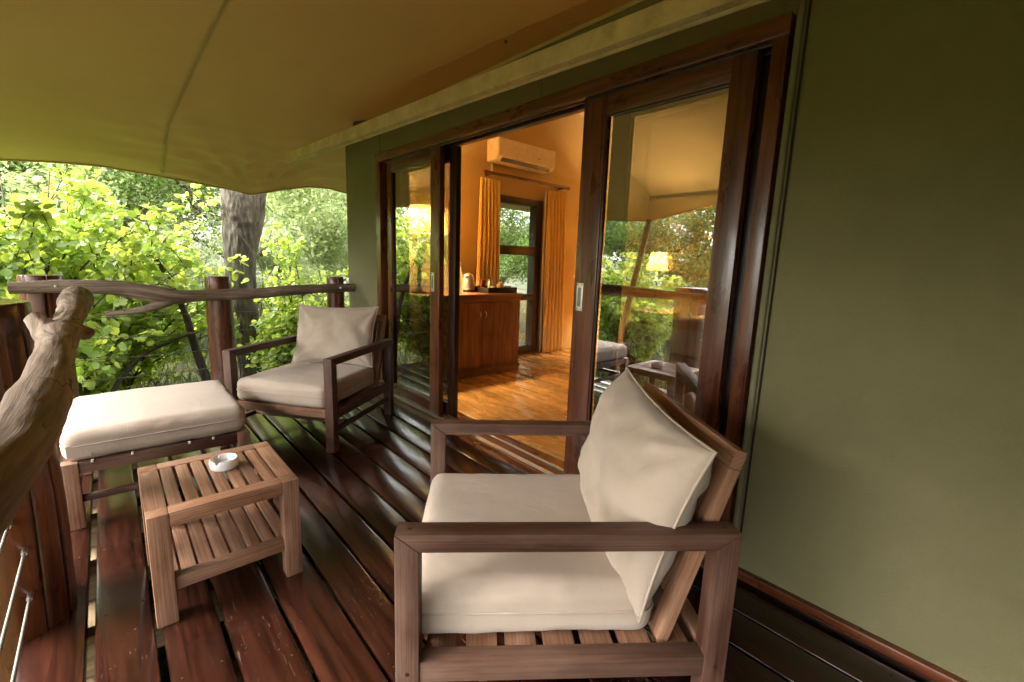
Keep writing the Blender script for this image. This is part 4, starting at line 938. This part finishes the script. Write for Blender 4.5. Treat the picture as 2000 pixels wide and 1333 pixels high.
# (prototype, x, y, scale, turn, label)
spots = [
 (protoA, 13.0, -2.6, 1.0, 0.3, 'pale feathery acacia behind the grey tree trunk'), (protoC, 15.5, -5.6, 1.05, 1.2, None), (protoA, 12.0, -7.4, 0.9, 2.2, 'pale feathery acacia seen through the tent window'),
 (protoC, 17.5, -0.4, 1.2, 0.8, None), (protoB, 14.0, 1.0, 0.9, 2.0, 'dark green tree behind the leafy bush'), (protoA, 18.5, 3.5, 1.25, 4.0, None),
 (protoB, 10.4, -8.6, 0.7, 1.0, None), (protoC, 20.0, -9.5, 1.25, 3.0, None), (protoA, 17.5, -12.5, 1.1, 5.2, None), (protoB, 20.5, -4.0, 1.4, 5.0, None),
 (protoB, 13.0, 10.5, 1.0, 0.5, None), (protoC, 17.0, 8.5, 1.15, 1.9, None), (protoA, 7.0, 9.5, 1.0, 3.6, None), (protoB, 6.4, 7.8, 0.78, 2.9, 'dense green tree mirrored beside the slanting pole'), (protoC, 8.0, 15.5, 1.25, 4.4, None), (protoB, 14.5, 14.0, 1.4, 0.2, None),
 (protoA, 11.2, -1.6, 0.42, 1.4, 'low pale acacia shrub on the slope behind the trunk'), (protoC, 12.6, 0.2, 0.45, 3.0, 'low pale drooping shrub on the slope behind the bush'), (protoA, 10.8, -4.2, 0.40, 0.2, 'low pale acacia shrub outside the tent window'), (protoC, 13.5, -3.9, 0.5, 4.2, 'low pale drooping shrub behind the acacia trees'), (protoB, 13.2, 3.2, 0.55, 5.0, 'low dense green shrub behind the leafy bush'), (protoA, 15.0, 1.6, 0.5, 2.4, 'low pale acacia shrub far behind the leafy bush'),
 (protoC, 24.0, 7.0, 1.5, 2.7, None)]
gen = {protoA.name: 'pale feathery acacia in the bush around the tent', protoB.name: 'dense mid green tree in the bush around the tent', protoC.name: 'tall pale drooping tree in the bush around the tent'}
used = set()
for pr, x, y, sc, rz, lab in spots:
    t = pr if pr.name not in used else copy_tree(pr)
    used.add(pr.name); t.location = (x, y, gz(x, y)); t.scale = (sc, sc, sc); t.rotation_euler = (0, 0, rz)
    tag(t, lab or gen[pr.name], 'tree', 'trees in the bush around the tent')

# grey tree trunk close to the tent
rng = np.random.default_rng(5)
gt = empty('tree', (7.0, -1.39, gz(7, -1.4)), 0, 'thick grey forked tree trunk rising past the canopy tie', 'tree', 'trees in the bush around the tent')
def bk_(i, a): return 1 + 0.09 * nz3(math.cos(a) * 1.6, math.sin(a) * 1.6, i * 0.22) + 0.05 * nz3(math.cos(a) * 6, math.sin(a) * 6, i * 0.17) - 0.10 * abs(nz3(math.cos(a) * 8, math.sin(a) * 8, i * 0.10 + 5))
tc_ = spline([(0.05, -0.05, -0.3, 0.24), (0.0, -0.02, 0.4, 0.185), (0, 0.01, 1.1, 0.170), (0.0, 0.03, 1.8, 0.172), (0.0, 0.02, 2.5, 0.19), (0.02, -0.01, 2.9, 0.215), (0.05, 0.06, 3.4, 0.16), (0.1, 0.2, 4.4, 0.13), (0.3, 0.5, 6.0, 0.08)], 24)
obj('trunk', tubem([tuple(p[:3]) for p in tc_], list(tc_[:, 3]), 80, bk_), 'bark', gt)
tc_ = spline([(0.0, -0.05, 2.3, 0.12), (0.0, -0.16, 2.75, 0.125), (0.0, -0.22, 3.1, 0.12), (0.1, -0.5, 4.4, 0.09), (0.2, -0.9, 5.8, 0.05)], 8)
obj('limb', tubem([tuple(p[:3]) for p in tc_], list(tc_[:, 3]), 20, bk_), 'bark', gt)
k = 9000; pos = rng.normal(size=(k, 3)) * np.array((1.3, 1.6, 0.6)) + np.array((0.3, 0, 6.0))
obj('crown', leaves(pos, rng.normal(size=(k, 3)) + np.array((0, 0, 1)), 0.12 * rng.uniform(0.6, 1.2, k), DIA, [(0, 1, 2, 3)]), 'leaf_mid', gt)
vine = spline([(-0.28, -0.16, -0.2, 0.010), (-0.27, -0.20, 0.7, 0.009), (-0.26, -0.12, 1.4, 0.008), (-0.26, -0.16, 2.1, 0.008), (-0.25, 0.10, 2.6, 0.007), (-0.2, 0.22, 2.9, 0.006)], 8)
obj('vine', tubem([tuple(p[:3]) for p in vine], list(vine[:, 3]), 8), 'twig', gt)

def leafy_bush(name, loc_, spread, h, nstem, seed, nleaf_each, lsize, mat, label, group, singles=0, bias=(0, 0)):
    """stems fanning from the base; round leaves set along every twig; the biggest ones as parts of their own"""
    global rng
    rng = np.random.default_rng(seed); root = empty(name, loc_, 0, label, 'bush', group); out = []; P = []; D = []
    for s in range(nstem):
        a = rng.uniform(0, 2 * PI); sp = spread * rng.uniform(0.15, 1.0); top = np.array((math.cos(a) * sp * 0.8 + bias[0], math.sin(a) * sp + bias[1], h * rng.uniform(0.45, 1.0) * (1 - 0.25 * (sp / spread) ** 2)))
        b0 = rng.normal(size=3) * np.array((0.18, 0.18, 0)); mid = b0 * 0.5 + top * np.array((0.42, 0.42, 0.62)) + rng.normal(size=3) * 0.10
        if loc_[0] + top[0] < 6.1 and loc_[0] > 5.5: top[2] = min(top[2], 2.55); mid[2] = min(mid[2], 2.3)
        c = spline([b0, mid, top], 8); out.append((c, list(np.linspace(0.016, 0.003, len(c)))))
        for i in range(5, len(c)):
            for q in range(2):
                d = rng.normal(size=3) + np.array((0, 0, 0.25)); d /= np.linalg.norm(d); L = rng.uniform(0.18, 0.48) * (1.15 - 0.4 * i / len(c)); e = c[i] + d * L; e[2] -= 0.06 * L
                if loc_[0] > 5.5 and loc_[0] + e[0] < 6.05 and loc_[2] + e[2] > 1.68: continue
                if loc_[0] > 6.4 and loc_[1] + e[1] > 0.42 and loc_[2] + e[2] > 1.42: continue
                tw = spline([c[i], c[i] * 0.5 + e * 0.5 + np.array((0, 0, 0.05)), e], 3); out.append((tw, list(np.linspace(0.005, 0.002, len(tw)))))
                for z in range(nleaf_each):
                    t = rng.uniform(0.15, 1.0); j = int(t * (len(tw) - 1)); P.append(tw[j] + rng.normal(size=3) * 0.028); D.append(d + rng.normal(size=3) * 0.8)
    obj('stems', joinm([tubem(p_, r_, 5, caps=False) for p_, r_ in out]), 'twig', root)
    P = np.array(P); D = np.array(D); D[:, 2] -= 0.25; nn = rng.normal(size=P.shape) * 0.75 + np.array((-0.30, 0.10, 0.85)); sz = lsize * rng.uniform(0.55, 1.2, len(P))
    if singles:
        camd = np.linalg.norm(P + np.array(loc_) - np.array((0, 0, 1.25)), axis=1); vis = (P[:, 2] + loc_[2] < 2.0) & (P[:, 2] + loc_[2] > -0.1) & ((P[:, 1] + loc_[1]) < 0.125 * (P[:, 0] + loc_[0]))
        sc_ = np.where(vis, sz / camd, 0); pick = np.argsort(-sc_)[:singles]; rest = np.setdiff1d(np.arange(len(P)), pick)
        one = leaves(np.zeros((1, 3)), np.array([(0, 0, 1.0)]), np.array([1.0]), LEAF_OUT, LEAF_F, np.array([(1.0, 0, 0)])); one.materials.append(MATS[mat])
        u, v, w_ = rot_from(nn[pick], 0)
        d = D[pick]; d = d - w_ * (d * w_).sum(1, keepdims=True); d /= np.linalg.norm(d, axis=1, keepdims=True); v = np.cross(w_, d)
        for i, q in enumerate(pick):
            o = bpy.data.objects.new('leaf', one); COL.objects.link(o); o.parent = root
            mm = Matrix(((d[i][0], v[i][0], w_[i][0], P[q][0]), (d[i][1], v[i][1], w_[i][1], P[q][1]), (d[i][2], v[i][2], w_[i][2], P[q][2]), (0, 0, 0, 1))); o.matrix_local = mm @ Matrix.Scale(float(sz[q]), 4)
        P, D, nn, sz = P[rest], D[rest], nn[rest], sz[rest]
    o = obj('foliage', leaves(P, nn, sz, LEAF_OUT, LEAF_F, D), mat, root)
    if singles: o['kind'] = 'stuff'
    return root
big = leafy_bush('leafy_bush', (6.45, 0.55, -1.05), 2.0, 3.75, 84, 17, 14, 0.074, 'leaf_bright', 'big bright green bush with round leaves behind the log railing', 'leafy bushes beyond the deck', singles=300, bias=(0.0, 0.0))
sm_ = leafy_bush('leafy_bush', (6.35, -1.75, -1.05), 0.75, 2.55, 24, 23, 9, 0.068, 'leaf_bright', 'slender bright green bush beside the grey tree trunk', 'leafy bushes beyond the deck', singles=120)
b3 = leafy_bush('leafy_bush', (5.3, 4.4, -1.05), 1.6, 2.6, 42, 29, 9, 0.10, 'leaf_bright', 'bright green bush mirrored in the sliding glass door', 'leafy bushes beyond the deck')
for x, y, sc, rz, lab in ((9.2, 4.2, 1.15, 1.0, 'bright green bush growing beyond the big round leaved bush'), (2.6, 5.6, 0.9, 2.4, 'bright green bush mirrored in the right sliding door'), (9.4, -4.6, 0.8, 4.0, 'bright green bush seen low through the tent window'), (8.6, 1.9, 0.75, 0.4, 'bright green bush crowding behind the big round leaved bush'), (9.6, -0.3, 0.62, 3.2, 'low bright bush growing behind the grey trunk')):
    t = copy_tree(b3); t.location = (x, y, gz(x, y)); t.scale = (sc,) * 3; t.rotation_euler = (0, 0, rz); t['label'] = lab
# bare crooked stem in the bush
cs = empty('dead_branch', (5.75, -0.1, -1.1), 0, 'bare crooked brown branch leaning under the leafy bush', 'branch')
for ctrl in ([(0, 0.35, 0, 0.03), (0.0, 0.30, 0.5, 0.028), (0.0, 0.18, 0.9, 0.024), (0.05, -0.05, 1.25, 0.02), (0.1, -0.35, 1.42, 0.016), (0.1, -0.6, 1.5, 0.01)], [(0.3, -0.75, 0, 0.06), (0.3, -0.70, 0.7, 0.05), (0.3, -0.58, 1.3, 0.04), (0.32, -0.50, 1.75, 0.03), (0.3, -0.30, 2.3, 0.018)]):
    c_ = spline(ctrl, 8); obj('limb', tubem([tuple(p[:3]) for p in c_], list(c_[:, 3]), 12, lambda i, a: 1 + 0.12 * nz3(math.cos(a) * 3, math.sin(a) * 3, i * 0.4)), 'bark', cs)

# grass and litter
rng = np.random.default_rng(77)
k = 26000; ang = rng.uniform(-1.4, 1.75, k); rad = 1.2 + 20 * rng.random(k) ** 1.3
gx = 3.2 + rad * np.cos(ang); gy = rad * np.sin(ang); ok = ~((gx < 4.9) & (gy < 0.25)); gx, gy = gx[ok], gy[ok]
pos = np.array([(a, b_, gz(a, b_) - 0.02) for a, b_ in zip(gx, gy)]); k = len(pos)
BL = np.array([(0, -0.03, 0), (0, 0.03, 0), (0.5, 0.025, 0.05), (1.0, 0, 0.22), (0.5, -0.025, 0.05)])
side = rng.normal(size=(k, 3)); side[:, 2] *= 0.2; dd = rng.normal(size=(k, 3)) * 0.45 + np.array((0, 0, 1.0))
obj('grass', leaves(pos, side, rng.uniform(0.12, 0.42, k), BL, [(0, 1, 2, 3, 4)], dd), 'grass_blades', label='pale dry grass growing round the tent', cat='grass', kind='stuff')
k = 7000; lx = rng.uniform(-1.5, 5.2, k); ly = rng.uniform(-2, 4.0, k)
pos = np.array([(a, b_, gz(a, b_) + 0.015) for a, b_ in zip(lx, ly)])
obj('leaf_litter', leaves(pos, rng.normal(size=(k, 3)) * 0.3 + np.array((0, 0, 1)), rng.uniform(0.05, 0.12, k), LEAF_OUT, LEAF_F), 'grass_blades', label='fallen leaves littering the ground under the deck', cat='leaf litter', kind='stuff')
